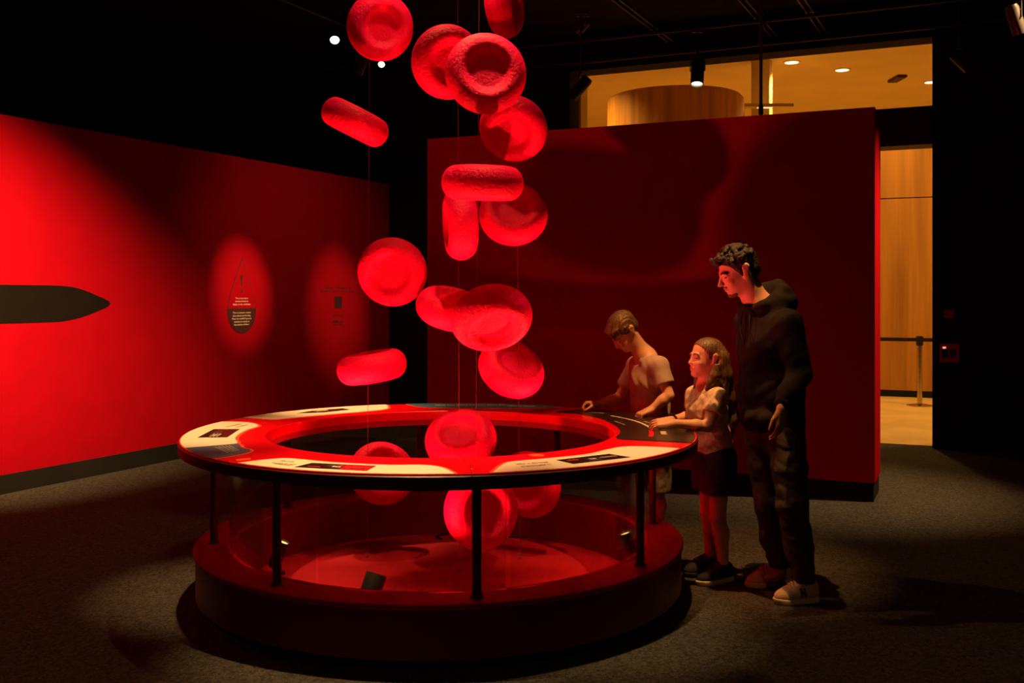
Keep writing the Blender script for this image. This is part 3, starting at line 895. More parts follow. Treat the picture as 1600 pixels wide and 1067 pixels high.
# seams and small domes on the red top
flat('seam', [(732.6, 716.5), (733.6, 716.5), (738.6, 743.0), (737.2, 743.0)], 'red_dark', tb, 0.0002, 0.0006)
flat('seam', [(963, 686.2), (1089, 692.6), (1089, 693.0), (963, 686.6)], 'red_dark', tb, 0.0002, 0.0006)
flat('orange_mark', [(368, 718), (391, 715.6), (392, 718.4), (370, 720.6)], 'orange_line', tb, 0.0003, 0.001)
flat('orange_mark', [(825, 710.6), (838, 709.2), (851, 710.8), (848, 713.4), (832, 713.2)], 'orange_line', tb, 0.0003, 0.001)  # glossy orange highlight painted on as a flat patch
for px, py in ((410, 703.3), (415, 660), (468, 659.5), (738, 732), (721, 717.6), (914, 703.5), (945, 702)):
    q = PZ(px, py, TT)
    s = bmesh.new()
    bmesh.ops.create_uvsphere(s, u_segments=12, v_segments=8, radius=0.009)
    bmesh.ops.transform(s, matrix=Matrix.Translation(q) @ Matrix.Diagonal((1, 1, 0.35, 1)), verts=s.verts)
    obj('button', s, M['red_table'], tb, smooth=True)

# uplights standing in the basin
ULE = 90
spotlight('floor_spotlight', PT(444, 846, 5.40), PT(700, 250, 5.3), 310 * ULE / 90, RED_GEL, 78, 0.8, 'black floor spotlight at the left inside the table base', lens='lens_warm', size=0.033, length=0.15, foot=BASIN, soft=0.02)
spotlight('floor_spotlight', PT(976, 832, 5.42), PT(760, 250, 5.3), 310 * ULE / 90, RED_GEL, 78, 0.8, 'black floor spotlight at the right inside the table base', lens='lens_warm', size=0.033, length=0.15, foot=BASIN, soft=0.02)
spotlight('floor_spotlight', PT(588, 897, 4.62), PT(740, 420, 5.2), 200 * ULE / 90, RED_GEL, 114, 0.8, 'black floor spotlight at the front inside the table base, seen from behind', lens='lens_warm', size=0.048, length=0.13, foot=BASIN, soft=0.02)
# cable on the basin floor
cp = [PZ(690, 842, BASIN + 0.006), PZ(682, 838, BASIN + 0.006), PZ(700, 834, BASIN + 0.006), PZ(740, 834, BASIN + 0.006), PZ(790, 838, BASIN + 0.006), PZ(825, 838, BASIN + 0.006), PZ(838, 833.5, BASIN + 0.006)]
cb = empty('power_cable', cp[0], 'black cable looped on the floor inside the table base', 'cable')
obj('cord', bm_tube(smooth_path(cp, 6), 0.006, 8), M['strap'], cb, smooth=True)
q = cp[-1]
obj('plug', bm_box(q.x - 0.02, q.x + 0.02, q.y - 0.015, q.y + 0.015, BASIN, BASIN + 0.035, bevel=0.004), M['strap'], cb)

# ------------------------------------------------------------------ hanging discs
def cell_mesh():
    R, h, c = 0.195, 0.080, 0.050
    rc = 0.128
    prof = [(0.0, -c)]
    n = 14
    flat_r = 0.075
    for i in range(1, n + 1):
        f = i / n
        r = rc * f
        s = 0 if r < flat_r else (r - flat_r) / (rc - flat_r)
        prof.append((r, -(c + (h - c) * (0.5 - 0.5 * math.cos(PI * s)))))
    for i in range(1, 15):
        a = -PI / 2 + PI * i / 15
        prof.append((rc + (R - rc) * math.cos(a), h * math.sin(a)))
    up = [(r, -z) for r, z in prof[:n + 1]][::-1]
    prof += up
    b = bm_lathe(prof, seg=56, closed_profile=False)
    bmesh.ops.remove_doubles(b, verts=b.verts, dist=1e-5)
    bmesh.ops.recalc_face_normals(b, faces=b.faces)
    for f in b.faces: f.smooth = True
    me = bpy.data.meshes.new('biconcave_disc')
    b.to_mesh(me)
    b.free()
    me.materials.append(M['cell'])
    return me
CELL = cell_mesh()
S1, S2, S3, S4 = 5.75, 5.45, 4.85, 5.72
CELLS = [
    # px, py, depth, normal, label
    (594, 42, S1 + 0.12, (0.35, -0.90, -0.25), 'round red disc facing front, topmost on the left wire'),
    (788, 6, S4 + 0.1, (0.96, -0.28, 0.05), 'red disc standing on edge, cut by the top of the picture'),
    (699, 97, S2 - 0.1, (0.38, -0.90, -0.22), 'red disc partly behind the dimpled front one near the top'),
    (759, 115, S3 - 0.02, (0.15, -0.97, 0.10), 'large dimpled red disc facing front near the top'),
    (802, 201, S4 - 0.02, (-0.22, -0.80, -0.56), 'tilted red disc just below the large dimpled front disc'),
    (555, 191, S1 - 0.15, (0.45, -0.05, 0.89), 'red disc seen edge-on, sloping down to the right at upper left'),
    (754, 286, S3 - 0.05, (0.03, -0.06, 1.0), 'red disc lying flat, seen edge-on above two others'),
    (719, 350, S2, (0.98, 0.18, 0.06), 'red disc standing upright on edge below the flat one'),
    (802, 335, S4, (0.02, -0.86, 0.50), 'dimpled red disc tilted upwards, right of the upright one'),
    (613, 425, S1 - 0.1, (-0.08, -0.96, -0.24), 'red disc with broad round hollow facing front on the left wire'),
    (704, 482, S2 + 0.16, (0.24, -0.32, 0.92), 'red disc seen nearly edge-on behind the big middle oval'),
    (768, 497, S3 - 0.05, (0.16, -0.66, -0.73), 'big oval red disc in the middle of the cluster, underside showing'),
    (799, 576, S4 + 0.05, (0.38, -0.60, 0.70), 'red disc sloping down right under the big middle oval'),
    (581, 573, S1 - 0.1, (-0.15, -0.04, 0.99), 'red disc lying nearly flat at lower left above the table'),
    (720, 687, S2 + 0.05, (-0.05, -0.66, 0.75), 'saddle-lit red disc in the opening of the table'),
    (597, 739, S1 + 0.13, (0.30, -0.70, 0.60), 'red disc at the left below table level, half hidden by the rim'),
    (752, 797, S3 + 0.20, (0.45, -0.86, 0.15), 'large red disc hanging lowest behind the front post'),
    (826, 757, S4 + 0.1, (-0.45, -0.85, -0.15), 'red disc right of the lowest one behind the glass'),
]
for i, (px, py, d, n, lb) in enumerate(CELLS):
    o = bpy.data.objects.new('blood_cell_disc', CELL)
    o.location = PT(px, py, d)
    q = frame_to(n).to_quaternion()
    o.rotation_euler = q.to_euler()
    link(o)
    tag(o, lb, 'hanging disc', 'hanging red discs')
for (px_t, px_b, d, lb, hook) in ((579, 574, S1, 'leftmost thin wire carrying red discs', 880), (714, 718, S2, 'second thin wire from the left carrying red discs', 905),
                                  (752, 742, S3 + 0.05, 'third thin wire from the left carrying the nearest discs', 930), (804, 812, S4, 'rightmost thin wire carrying red discs', 876)):
    top = PT(px_t, 0, d); top = PT(px_t + (px_t - 800) * 0, 0, d)
    a = Vector((top.x, d, CEIL))
    b = Vector(((px_b - 800) / F_PX * d, d, BASIN + 0.03))
    e = empty('hanging_wire', a, lb, 'wire', 'hanging wires')
    obj('cable', bm_cyl(a, b, 0.0011, seg=6), M['wire'], e)
    loop = [b + Vector((0.012 * math.sin(t), 0, -0.012 + 0.012 * math.cos(t))) for t in [2 * PI * k / 12 for k in range(13)]]
    obj('hook', bm_tube(loop, 0.002, 6), M['wire'], e)
    obj('anchor', bm_cyl((b.x, b.y, BASIN), (b.x, b.y, BASIN + 0.008), 0.012, seg=12), M['steel'], e)

# ------------------------------------------------------------------ people: smooth solids merged on a grid, one surface per part
class Solid:
    def __init__(s, lo, hi, h):
        s.lo = np.array(lo, float)
        s.h = h
        s.n = np.ceil((np.array(hi, float) - s.lo) / h).astype(int) + 1
        s.g = np.full(tuple(s.n), 0.3, np.float32)

    def box(s, lo, hi):
        i0 = np.maximum(np.floor((np.array(lo) - s.lo) / s.h).astype(int), 0)
        i1 = np.minimum(np.ceil((np.array(hi) - s.lo) / s.h).astype(int) + 1, s.n)
        if (i1 <= i0).any(): return None
        sl = tuple(slice(a, b) for a, b in zip(i0, i1))
        ax = [(s.lo[k] + s.h * np.arange(i0[k], i1[k])).astype(np.float32) for k in range(3)]
        return sl, ax[0][:, None, None], ax[1][None, :, None], ax[2][None, None, :]

    def mix(s, sl, d, k, op):
        g = s.g[sl]
        if op == 'sub': d = -d
        if op == 'add':
            if k <= 0: s.g[sl] = np.minimum(g, d); return
            h = np.clip(0.5 + 0.5 * (g - d) / k, 0, 1)
            s.g[sl] = g * (1 - h) + d * h - k * h * (1 - h)
        else:
            if k <= 0: s.g[sl] = np.maximum(g, d); return
            h = np.clip(0.5 - 0.5 * (g - d) / k, 0, 1)
            s.g[sl] = g * (1 - h) + d * h + k * h * (1 - h)

    def cone(s, a, b, ra, rb=None, k=0.012, flat=None, op='add'):
        rb = ra if rb is None else rb
        a, b = np.array(a, float), np.array(b, float)
        m = max(ra, rb) * (max(flat[1], 1.0) if flat else 1.0) + 0.03 + k
        t = s.box(np.minimum(a, b) - m, np.maximum(a, b) + m)
        if t is None: return s
        sl, X, Y, Z = t
        d = b - a
        L2 = max(float(d @ d), 1e-9)
        px, py, pz = X - a[0], Y - a[1], Z - a[2]
        t = np.clip((px * d[0] + py * d[1] + pz * d[2]) / L2, 0, 1)
        qx, qy, qz = px - t * d[0], py - t * d[1], pz - t * d[2]
        sc = 1.0
        if flat:
            ax, f = np.array(flat[0], float), flat[1]
            ax = ax / np.linalg.norm(ax)
            c = (qx * ax[0] + qy * ax[1] + qz * ax[2]) * (1 / f - 1)
            qx, qy, qz = qx + c * ax[0], qy + c * ax[1], qz + c * ax[2]
            sc = min(1.0, f)
        dist = (np.sqrt(qx * qx + qy * qy + qz * qz) - (ra + (rb - ra) * t)) * sc
        s.mix(sl, dist.astype(np.float32), k, op)
        return s

    def ell(s, c, r, axes, k=0.012, op='add'):
        c = np.array(c, float)
        m = max(r) + 0.03 + k
        t = s.box(c - m, c + m)
        if t is None: return s
        sl, X, Y, Z = t
        px, py, pz = X - c[0], Y - c[1], Z - c[2]
        k0 = k1 = 0
        for ax, rr in zip(axes, r):
            u = px * ax[0] + py * ax[1] + pz * ax[2]
            k0 = k0 + (u / rr) ** 2
            k1 = k1 + (u / (rr * rr)) ** 2
        k0, k1 = np.sqrt(k0), np.sqrt(k1) + 1e-6
        s.mix(sl, (k0 * (k0 - 1) / k1).astype(np.float32), k, op)
        return s

    def chain(s, pts, k=0.012, flat=None):
        for (a, ra), (b, rb) in zip(pts[:-1], pts[1:]): s.cone(a, b, ra, rb, k, flat)
        return s

    def cut(s, p, n, k=0.004):
        """keeps what lies behind the plane (against n)"""
        sl, X, Y, Z = s.box(s.lo, s.lo + s.h * s.n)
        d = (X - p[0]) * n[0] + (Y - p[1]) * n[1] + (Z - p[2]) * n[2]
        s.mix(sl, np.broadcast_to(d, s.g.shape).astype(np.float32), k, 'and')
        return s

    def waves(s, amp, freqs, seed):
        r = np.random.default_rng(seed)
        sl, X, Y, Z = s.box(s.lo, s.lo + s.h * s.n)
        band = np.abs(s.g) < 0.03
        tot = np.zeros(s.g.shape, np.float32)
        for f in freqs:
            v = r.normal(size=3); v /= np.linalg.norm(v)
            w2 = r.normal(size=3); w2 /= np.linalg.norm(w2)
            tot += np.sin((X * v[0] + Y * v[1] + Z * v[2]) * f + r.uniform(0, 6) + 1.3 * np.sin((X * w2[0] + Y * w2[1] + Z * w2[2]) * f * 0.6))
        s.g += np.where(band, tot * amp / max(1, len(freqs)) ** 0.5, 0).astype(np.float32)
        return s

    def mesh(s):
        g = s.g
        neg = g < 0
        c = np.zeros(tuple(s.n - 1), np.uint8)
        for i in (0, 1):
            for j in (0, 1):
                for k in (0, 1):
                    c += neg[i:g.shape[0] - 1 + i, j:g.shape[1] - 1 + j, k:g.shape[2] - 1 + k]
        act = (c > 0) & (c < 8)
        idx = np.argwhere(act)
        vid = np.full(act.shape, -1, np.int32)
        vid[act] = np.arange(len(idx))
        cor = np.array([(i, j, k) for i in (0, 1) for j in (0, 1) for k in (0, 1)])
        val = np.stack([g[tuple((idx + o).T)] for o in cor], 1)
        acc = np.zeros((len(idx), 3))
        cnt = np.zeros(len(idx))
        for a in range(8):
            for b in range(a + 1, 8):
                if np.abs(cor[a] - cor[b]).sum() != 1: continue
                va, vb = val[:, a], val[:, b]
                x = (va < 0) != (vb < 0)
                t = np.where(x, va / np.where(x, va - vb, 1), 0)
                acc += np.where(x[:, None], cor[a] + (cor[b] - cor[a]) * t[:, None], 0)
                cnt += x
        V = s.lo + s.h * (idx + acc / cnt[:, None])
        quads = []
        for ax in range(3):
            n0 = np.take(neg, range(g.shape[ax] - 1), ax)
            n1 = np.take(neg, range(1, g.shape[ax]), ax)
            e = np.argwhere(n0 != n1)
            u, v = [(1, 2), (2, 0), (0, 1)][ax]
            ok = (e[:, u] > 0) & (e[:, v] > 0) & (e[:, u] < act.shape[u]) & (e[:, v] < act.shape[v])
            e = e[ok]
            def at(du, dv):
                q = e.copy(); q[:, u] -= du; q[:, v] -= dv
                return vid[tuple(q.T)]
            q = np.stack([at(1, 1), at(0, 1), at(0, 0), at(1, 0)], 1)
            flip = ~neg[tuple(e.T)]
            q[flip] = q[flip][:, ::-1]
            quads.append(q)
        Q = np.concatenate(quads)
        Q = Q[(Q >= 0).all(1)]
        return V, Q

    def build(s, name, material, parent, smooth_iter=2):
        V, Q = s.mesh()
        for _ in range(smooth_iter):                     # light surface smoothing
            acc = np.zeros_like(V); cnt = np.zeros(len(V))
            for a, b in ((0, 1), (1, 2), (2, 3), (3, 0)):
                np.add.at(acc, Q[:, a], V[Q[:, b]]); np.add.at(cnt, Q[:, a], 1)
                np.add.at(acc, Q[:, b], V[Q[:, a]]); np.add.at(cnt, Q[:, b], 1)
            V = V * 0.5 + 0.5 * acc / np.maximum(cnt, 1)[:, None]
        loc = np.array(parent.location)
        me = bpy.data.meshes.new(name)
        me.vertices.add(len(V))
        me.vertices.foreach_set('co', (V - loc).astype(np.float32).ravel())
        me.loops.add(Q.size)
        me.loops.foreach_set('vertex_index', Q.astype(np.int32).ravel())
        me.polygons.add(len(Q))
        me.polygons.foreach_set('loop_start', np.arange(0, Q.size, 4, dtype=np.int32))
        me.polygons.foreach_set('use_smooth', np.ones(len(Q), bool))
        me.update(calc_edges=True)
        me.validate()
        me.materials.append(material)
        return link(bpy.data.objects.new(name, me), parent)


def nv(v): v = np.array(v, float); return v / np.linalg.norm(v)
def A(px, py, d): return np.array(PT(px, py, d))


def sleeve(T, a, ra, b, rb, k=0.02):
    """short sleeve cut square at b, merged into the shirt T"""
    d = nv(b - a)
    lo, hi = np.minimum(a, b) - 0.12, np.maximum(a, b) + 0.12
    lo = T.lo + np.round((lo - T.lo) / T.h) * T.h
    q = Solid(lo, hi, T.h)
    q.cone(a, b + d * 0.05, ra, rb, 0)
    q.cut(b, d, 0.003)
    i0 = np.round((q.lo - T.lo) / T.h).astype(int)
    a0, a1 = np.maximum(i0, 0), np.minimum(i0 + q.n, T.n)
    sl = tuple(slice(x, y) for x, y in zip(a0, a1))
    sq = tuple(slice(x - o, y - o) for x, y, o in zip(a0, a1, i0))
    T.mix(sl, q.g[sq], k, 'add')


class Head:
    def __init__(s, c, F, U, H):
        s.c, s.H = np.array(c, float), H
        s.F = nv(F)
        U = np.array(U, float)
        s.L = nv(np.cross(U, s.F))
        s.U = np.cross(s.F, s.L)
        s.axes = (s.F, s.L, s.U)
    def p(s, f, l, u): return s.c + s.H * (f * s.F + l * s.L + u * s.U)
    def e(s, S, c, r, k=0.04, op='add'): S.ell(s.p(*c), [x * s.H for x in r], s.axes, k * s.H, op)
    def k(s, S, a, b, ra, rb=None, k=0.04, op='add', flat=None): S.cone(s.p(*a), s.p(*b), ra * s.H, (rb if rb is not None else ra) * s.H, k * s.H, flat, op)
    def skin(s, S, child=False):
        s.e(S, (-0.07, 0, 0.16), (0.40, 0.315, 0.33))
        s.e(S, (0.10, 0, -0.08), (0.275, 0.25, 0.33), 0.06)
        s.e(S, (0.155, 0, -0.26), (0.20, 0.185, 0.20), 0.08)
        s.k(S, (-0.06, 0.19, -0.20), (0.23, 0.05, -0.41), 0.075, 0.075, 0.07)
        s.k(S, (-0.06, -0.19, -0.20), (0.23, -0.05, -0.41), 0.075, 0.075, 0.07)
        s.e(S, (0.275, 0, -0.415), (0.085, 0.10, 0.07), 0.05)
        s.k(S, (0.325, -0.13, 0.065), (0.325, 0.13, 0.065), 0.05 if not child else 0.04, None, 0.05)
        for l in (-0.125, 0.125):
            s.e(S, (0.40, l, -0.005), (0.07, 0.075, 0.045), 0.04, 'sub')
            s.e(S, (0.27, l, -0.01), (0.075, 0.075, 0.06), 0.015)
            s.e(S, (0.27, l * 1.05, -0.15), (0.07, 0.085, 0.075), 0.07)
        tipf = 0.475 if not child else 0.44
        s.k(S, (0.355, 0, 0.03), (tipf - 0.02, 0, -0.135), 0.032, 0.042, 0.035)
        s.e(S, (tipf - 0.005, 0, -0.15), (0.042, 0.045, 0.036), 0.02)
        for l in (-0.045, 0.045): s.e(S, (tipf - 0.055, l, -0.16), (0.035, 0.026, 0.026), 0.02)
        s.k(S, (0.355, -0.06, -0.262), (0.355, 0.06, -0.262), 0.030, None, 0.02)
        s.k(S, (0.345, -0.05, -0.315), (0.345, 0.05, -0.315), 0.030, None, 0.02)
        s.k(S, (0.41, -0.09, -0.288), (0.41, 0.09, -0.288), 0.016, None, 0.012, 'sub')
        for l in (-1, 1):
            s.k(S, (-0.065, 0.305 * l, -0.10), (-0.095, 0.34 * l, 0.06), 0.062, 0.092, 0.02, flat=(s.L, 0.42))
            s.e(S, (-0.055, 0.375 * l, 0.01), (0.05, 0.025, 0.075), 0.015, 'sub')
    def extras(s, parent, brow_mat, eye_r=0.05):
        for l in (-0.125, 0.125):
            b = bmesh.new()
            bmesh.ops.create_uvsphere(b, u_segments=14, v_segments=10, radius=1)
            R = Matrix([list(x) for x in np.stack(s.axes, 1)]).to_4x4()
            bmesh.ops.transform(b, matrix=Matrix.Translation(s.p(0.318, l, -0.022)) @ R @ Matrix.Diagonal((0.032 * s.H, 0.055 * s.H, 0.020 * s.H, 1)), verts=b.verts)
            obj('eye', b, M['eye'], parent, smooth=True)
            sg = 1 if l > 0 else -1
            pts = [s.p(0.372, sg * 0.05, 0.065), s.p(0.370, sg * 0.11, 0.085), s.p(0.335, sg * 0.17, 0.075), s.p(0.29, sg * 0.205, 0.045)]
            obj('eyebrow', bm_tube(smooth_path([Vector(q) for q in pts], 4), 0.018 * s.H, 6), brow_mat, parent, smooth=True)
        pts = [s.p(0.362, -0.075, -0.288), s.p(0.385, -0.03, -0.272), s.p(0.388, 0, -0.275), s.p(0.385, 0.03, -0.272), s.p(0.362, 0.075, -0.288)]
        obj('lips', bm_tube(smooth_path([Vector(q) for q in pts], 4), 0.014 * s.H, 6), M['lip'], parent, smooth=True)


def hand(S, wrist, D, N, T, sc, curl=(0.35, 0.5, 0.4), spread=0.10, thumb=(0.7, 0.35)):
    """D towards the fingers, N out of the palm, T towards the thumb side"""
    D = nv(D); N = nv(N - D * np.dot(N, D)); T = nv(T - D * np.dot(T, D) - N * np.dot(T, N))
    w = np.array(wrist, float)
    P = lambda d, n, t: w + sc * (d * D + n * N + t * T)
    S.cone(P(-0.02, 0, 0), P(0.03, 0, 0), 0.024 * sc, 0.026 * sc, 0.012, (N, 0.72))
    for t0, t1 in ((-0.026, -0.033), (-0.009, -0.011), (0.009, 0.012), (0.024, 0.033)):
        S.cone(P(0.01, 0, t0 * 0.8), P(0.088, 0, t1), 0.017 * sc, 0.0125 * sc, 0.012)
    lens = (0.066, 0.078, 0.074, 0.058)
    for i, (t, ln) in enumerate(zip((0.034, 0.012, -0.010, -0.031), lens)):
        p = P(0.088, 0.0, t)
        a = curl[0] * (1 + 0.12 * i)
        sp = spread * (t / 0.03)
        for q, frac in enumerate((0.45, 0.31, 0.24)):
            dirv = nv(D * math.cos(a) + N * math.sin(a) + T * sp)
            b = p + dirv * ln * frac * sc * 1.15
            S.cone(p, b, (0.0092 - 0.0009 * q) * sc, (0.0084 - 0.0009 * q) * sc, 0.0025)
            p = b
            if q < 2: a += curl[q + 1]
    p = P(0.028, 0.006, 0.026)
    b = P(0.028, 0.006, 0.026) + sc * 0.045 * nv(D * 0.75 + T * thumb[0] + N * thumb[1])
    S.cone(p, b, 0.0150 * sc, 0.0108 * sc, 0.008)
    b2 = b + sc * 0.032 * nv(D * 0.95 + T * thumb[0] * 0.3 + N * thumb[1])
    S.cone(b, b2, 0.0108 * sc, 0.0085 * sc, 0.003)
    b3 = b2 + sc * 0.02 * nv(D + N * thumb[1])
    S.cone(b2, b3, 0.0090 * sc, 0.0075 * sc, 0.003)


def shoe(parent, heel, toe, sc, upper, sole_m, lace_m, h, badge=None):
    heel, toe = np.array(heel, float), np.array(toe, float)
    F = nv(toe - heel); L = np.cross((0, 0, 1), F); U = np.array((0, 0, 1.0))
    ln = np.linalg.norm(toe - heel)
    P = lambda f, l, u: heel + F * f * ln + L * l * sc + U * u * sc
    lo = np.minimum(heel, toe) - 0.09; hi = np.maximum(heel, toe) + 0.09; lo[2] = -0.01; hi[2] = 0.18
    so = Solid(lo, hi, h)
    so.chain([(P(0.12, 0, 0.014), 0.036 * sc), (P(0.45, 0.004, 0.014), 0.037 * sc), (P(0.74, 0.004, 0.014), 0.046 * sc), (P(0.88, 0, 0.022), 0.036 * sc)], 0.02)
    so.cut(P(0, 0, 0.030), (0, 0, 1)); so.cut(P(0, 0, 0.001), (0, 0, -1))
    root = so.build('shoe_sole', sole_m, parent, 1)
    up = Solid(lo, hi, h)
    up.chain([(P(0.14, 0, 0.048), 0.036 * sc), (P(0.45, 0.003, 0.045), 0.037 * sc), (P(0.74, 0.003, 0.033), 0.040 * sc), (P(0.87, 0, 0.030), 0.031 * sc)], 0.03)
    up.chain([(P(0.16, 0, 0.085), 0.034 * sc), (P(0.36, 0, 0.085), 0.034 * sc), (P(0.62, 0, 0.055), 0.030 * sc)], 0.03)
    up.cut(P(0, 0, 0.028), (0, 0, -1))
    up.cut(P(0.2, 0, 0.108), nv(U + F * 0.15))
    o = up.build('shoe', upper, parent, 1)
    lb = bmesh.new()
    for i in range(5):
        f = 0.40 + i * 0.065
        z = 0.110 - i * 0.0052
        pts = [P(f, -0.026, z - 0.016), P(f + 0.01, -0.012, z + 0.004), P(f + 0.018, 0.012, z + 0.004), P(f + 0.03, 0.026, z - 0.016)]
        one = bm_tube(smooth_path([Vector(q) for q in pts], 3), 0.005 * sc, 6)
        obj('lace', one, lace_m, o, smooth=True)
    if badge is not None:
        for l in (-1, 1):
            bb = bmesh.new()
            for q in (((0.34, 0.042), (0.38, 0.042), (0.42, 0.082), (0.38, 0.082)), (((0.385, 0.082), (0.43, 0.082), (0.46, 0.042), (0.42, 0.042)) if l < 0 else ((0.345, 0.042), (0.385, 0.042), (0.505, 0.082), (0.465, 0.082))), ((0.43, 0.042), (0.47, 0.042), (0.51, 0.082), (0.47, 0.082))):
                bm_prism([Vector(P(f, (0.040 - (u - 0.042) * 0.16) * l, u)) for f, u in q], Vector(L * l * 0.012), bb)
            obj('side_badge', bb, badge, o)
    return o


def person(name, label, J, cfg):
    h = cfg['h']
    s = cfg['s']                                     # limb scale against a grown man
    base = Vector((float(J['pel'][0]), float(J['pel'][1]), 0))
    root = empty(name, base, label, 'person')
    allp = np.array([v for k, v in J.items() if isinstance(v, np.ndarray) and v.shape == (3,)])
    lo, hi = allp.min(0) - 0.22, allp.max(0) + 0.24
    lo[2] = -0.02
    F = nv(cfg['F']); U = np.array((0, 0, 1.0)); L = np.cross(U, F)
    hd = Head(J['head'], cfg['hF'], cfg.get('hU', (0, 0, 1)), cfg['H'])
    B = Solid(lo, hi, h)
    hd.skin(B, cfg.get('child', False))
    B.cone(hd.p(-0.10, 0, -0.18), J['nb'], 0.062 * cfg['nk'], 0.066 * cfg['nk'], 0.03)
    tor = cfg['tor']
    B.cone(J['nb'], J['chest'], 0.07 * tor, 0.095 * tor, 0.05, (L, 1.35))
    B.cone(J['chest'], J['waist'], 0.10 * tor, 0.088 * tor, 0.05, (L, 1.35))
    B.cone(J['waist'], J['pel'], 0.088 * tor, 0.100 * tor, 0.05, (L, 1.3))
    B.cone(J['SL'], J['SR'], 0.055 * s, 0.055 * s, 0.04)
    for sd in 'LR':
        B.chain([(J['S' + sd], 0.050 * s), ((J['S' + sd] * 0.45 + J['E' + sd] * 0.55), 0.044 * s), (J['E' + sd], 0.038 * s)], 0.02)
        mid = J['E' + sd] * 0.68 + J['W' + sd] * 0.32
        B.chain([(J['E' + sd], 0.037 * s), (mid, 0.040 * s), (J['W' + sd], 0.026 * s)], 0.015)
        D, N, T = cfg['hand' + sd]
        hand(B, J['W' + sd], np.array(D, float), np.array(N, float), np.array(T, float), cfg['hs'], *cfg.get('pose' + sd, ()))
        B.chain([(J['H' + sd], 0.085 * s), (J['K' + sd], 0.058 * s)], 0.03)
        calf = J['K' + sd] * 0.68 + J['A' + sd] * 0.32 - F * 0.012
        B.chain([(J['K' + sd], 0.055 * s), (calf, 0.056 * s), (J['A' + sd], 0.036 * s)], 0.02)
        foot = J['A' + sd] * 0.55 + J['T' + sd] * 0.45
        foot[2] = 0.045 * s
        B.cone(J['A' + sd] * np.array((1, 1, 0)) + np.array((0, 0, 0.06 * s)), foot, 0.026 * s, 0.022 * s, 0.012)
    B.build('body', M['skin'], root, 2)
    hd.extras(root, cfg['brow'])
    return root, hd, L, F, lo, hi


# ---- grown-up in the dark hooded top, standing behind the girl
MJ = dict(head=A(1151, 424, 5.15), nb=A(1190, 486, 5.17), SL=A(1232, 506, 4.99), SR=A(1170, 504, 5.33), chest=A(1201, 536, 5.16), waist=A(1204, 612, 5.16),
          pel=A(1209, 660, 5.16), HL=A(1229, 676, 5.07), HR=A(1191, 676, 5.24), KL=A(1238, 790, 4.99), KR=A(1202, 785, 5.20),
          AL=A(1256, 908, 5.00), AR=A(1217, 886, 5.27), TL=A(1218, 936, 4.97), TR=A(1172, 914, 5.24),
          EL=A(1249, 585, 4.95), WL=A(1222, 636, 4.85), ER=A(1176, 590, 5.46), WR=A(1176, 640, 5.38))
MC = dict(h=0.0046, s=1.0, tor=1.08, nk=1.0, hs=0.98, H=0.238, F=(-0.83, -0.55, 0), hF=(-0.93, -0.16, -0.36), brow=M['hair_black'],
          handL=((-0.10, -0.05, -1), (-0.75, 0.6, 0), (-0.55, -0.8, 0)), poseL=((0.22, 0.35, 0.3), 0.06, (0.45, 0.25)),
          handR=((0.1, 0.0, -1), (0.7, -0.6, 0), (-0.7, 0.3, 0)))
man, mh, mL, mF, mlo, mhi = person('person', 'tall standing person in dark hooded top, jeans and tan trainers', MJ, MC)
S = Solid(mlo, mhi, 0.0058)
fl = (mL, 1.38)
S.chain([(MJ['nb'] + np.array((0.01, 0.02, -0.03)), 0.085), (MJ['chest'], 0.128), (MJ['waist'], 0.126), (MJ['pel'] + np.array((0, 0, 0.005)), 0.130)], 0.05, fl)
S.cone(MJ['SL'], MJ['SR'], 0.070, 0.070, 0.06)
for sd in 'LR':
    S.chain([(MJ['S' + sd], 0.072), (MJ['S' + sd] * 0.4 + MJ['E' + sd] * 0.6, 0.062), (MJ['E' + sd], 0.058), (MJ['E' + sd] * 0.4 + MJ['W' + sd] * 0.6, 0.054), (MJ['W' + sd] + (MJ['E' + sd] - MJ['W' + sd]) * 0.10, 0.044)], 0.02)
# hood lying on the shoulders and the collar
nbp = MJ['nb']
S.cone(nbp + mF * 0.045 - np.array((0, 0, 0.01)), MJ['chest'] + mF * 0.045, 0.055, 0.09, 0.03, (mL, 1.4))
Zv = np.array((0, 0, 1.0))
for sg in (-1, 1):
    S.chain([(nbp + mF * 0.088 + mL * 0.012 * sg + Zv * 0.012, 0.024), (nbp + mF * 0.062 + mL * 0.066 * sg + Zv * 0.030, 0.027), (nbp + mL * 0.092 * sg + Zv * 0.058, 0.031),
             (nbp - mF * 0.068 + mL * 0.078 * sg + Zv * 0.100, 0.034), (nbp - mF * 0.118 + Zv * 0.125, 0.036)], 0.02)
    S.chain([(nbp + mL * 0.10 * sg + Zv * 0.02, 0.045), (nbp - mF * 0.085 + mL * 0.08 * sg + Zv * 0.045, 0.055), (nbp - mF * 0.125 + Zv * 0.05, 0.06)], 0.03)
S.cone(MJ['pel'] + mF * 0.115 + np.array((0, 0, 0.03)) - mL * 0.06, MJ['pel'] + mF * 0.115 + np.array((0, 0, 0.03)) + mL * 0.06, 0.05, 0.05, 0.03)
S.waves(0.003, (45, 62, 85), 5)
S.cut(MJ['pel'] + np.array((0, 0, -0.045)), nv((0.0, 0.05, -1)))
top = S.build('hooded_top', M['hoodie'], man, 2)
for sg in (-1, 1):
    a, b = nbp + mF * 0.11 + mL * 0.025 * sg, MJ['chest'] + mF * 0.140 + mL * 0.035 * sg
    obj('drawstring', bm_tube(smooth_path([Vector(a), Vector((a + b) / 2 + mF * 0.02), Vector(b)], 5), 0.0035, 6), M['strap'], top, smooth=True)
cw = MJ['WL'] + (MJ['EL'] - MJ['WL']) * 0.12
cd = nv(MJ['WL'] - MJ['EL'])
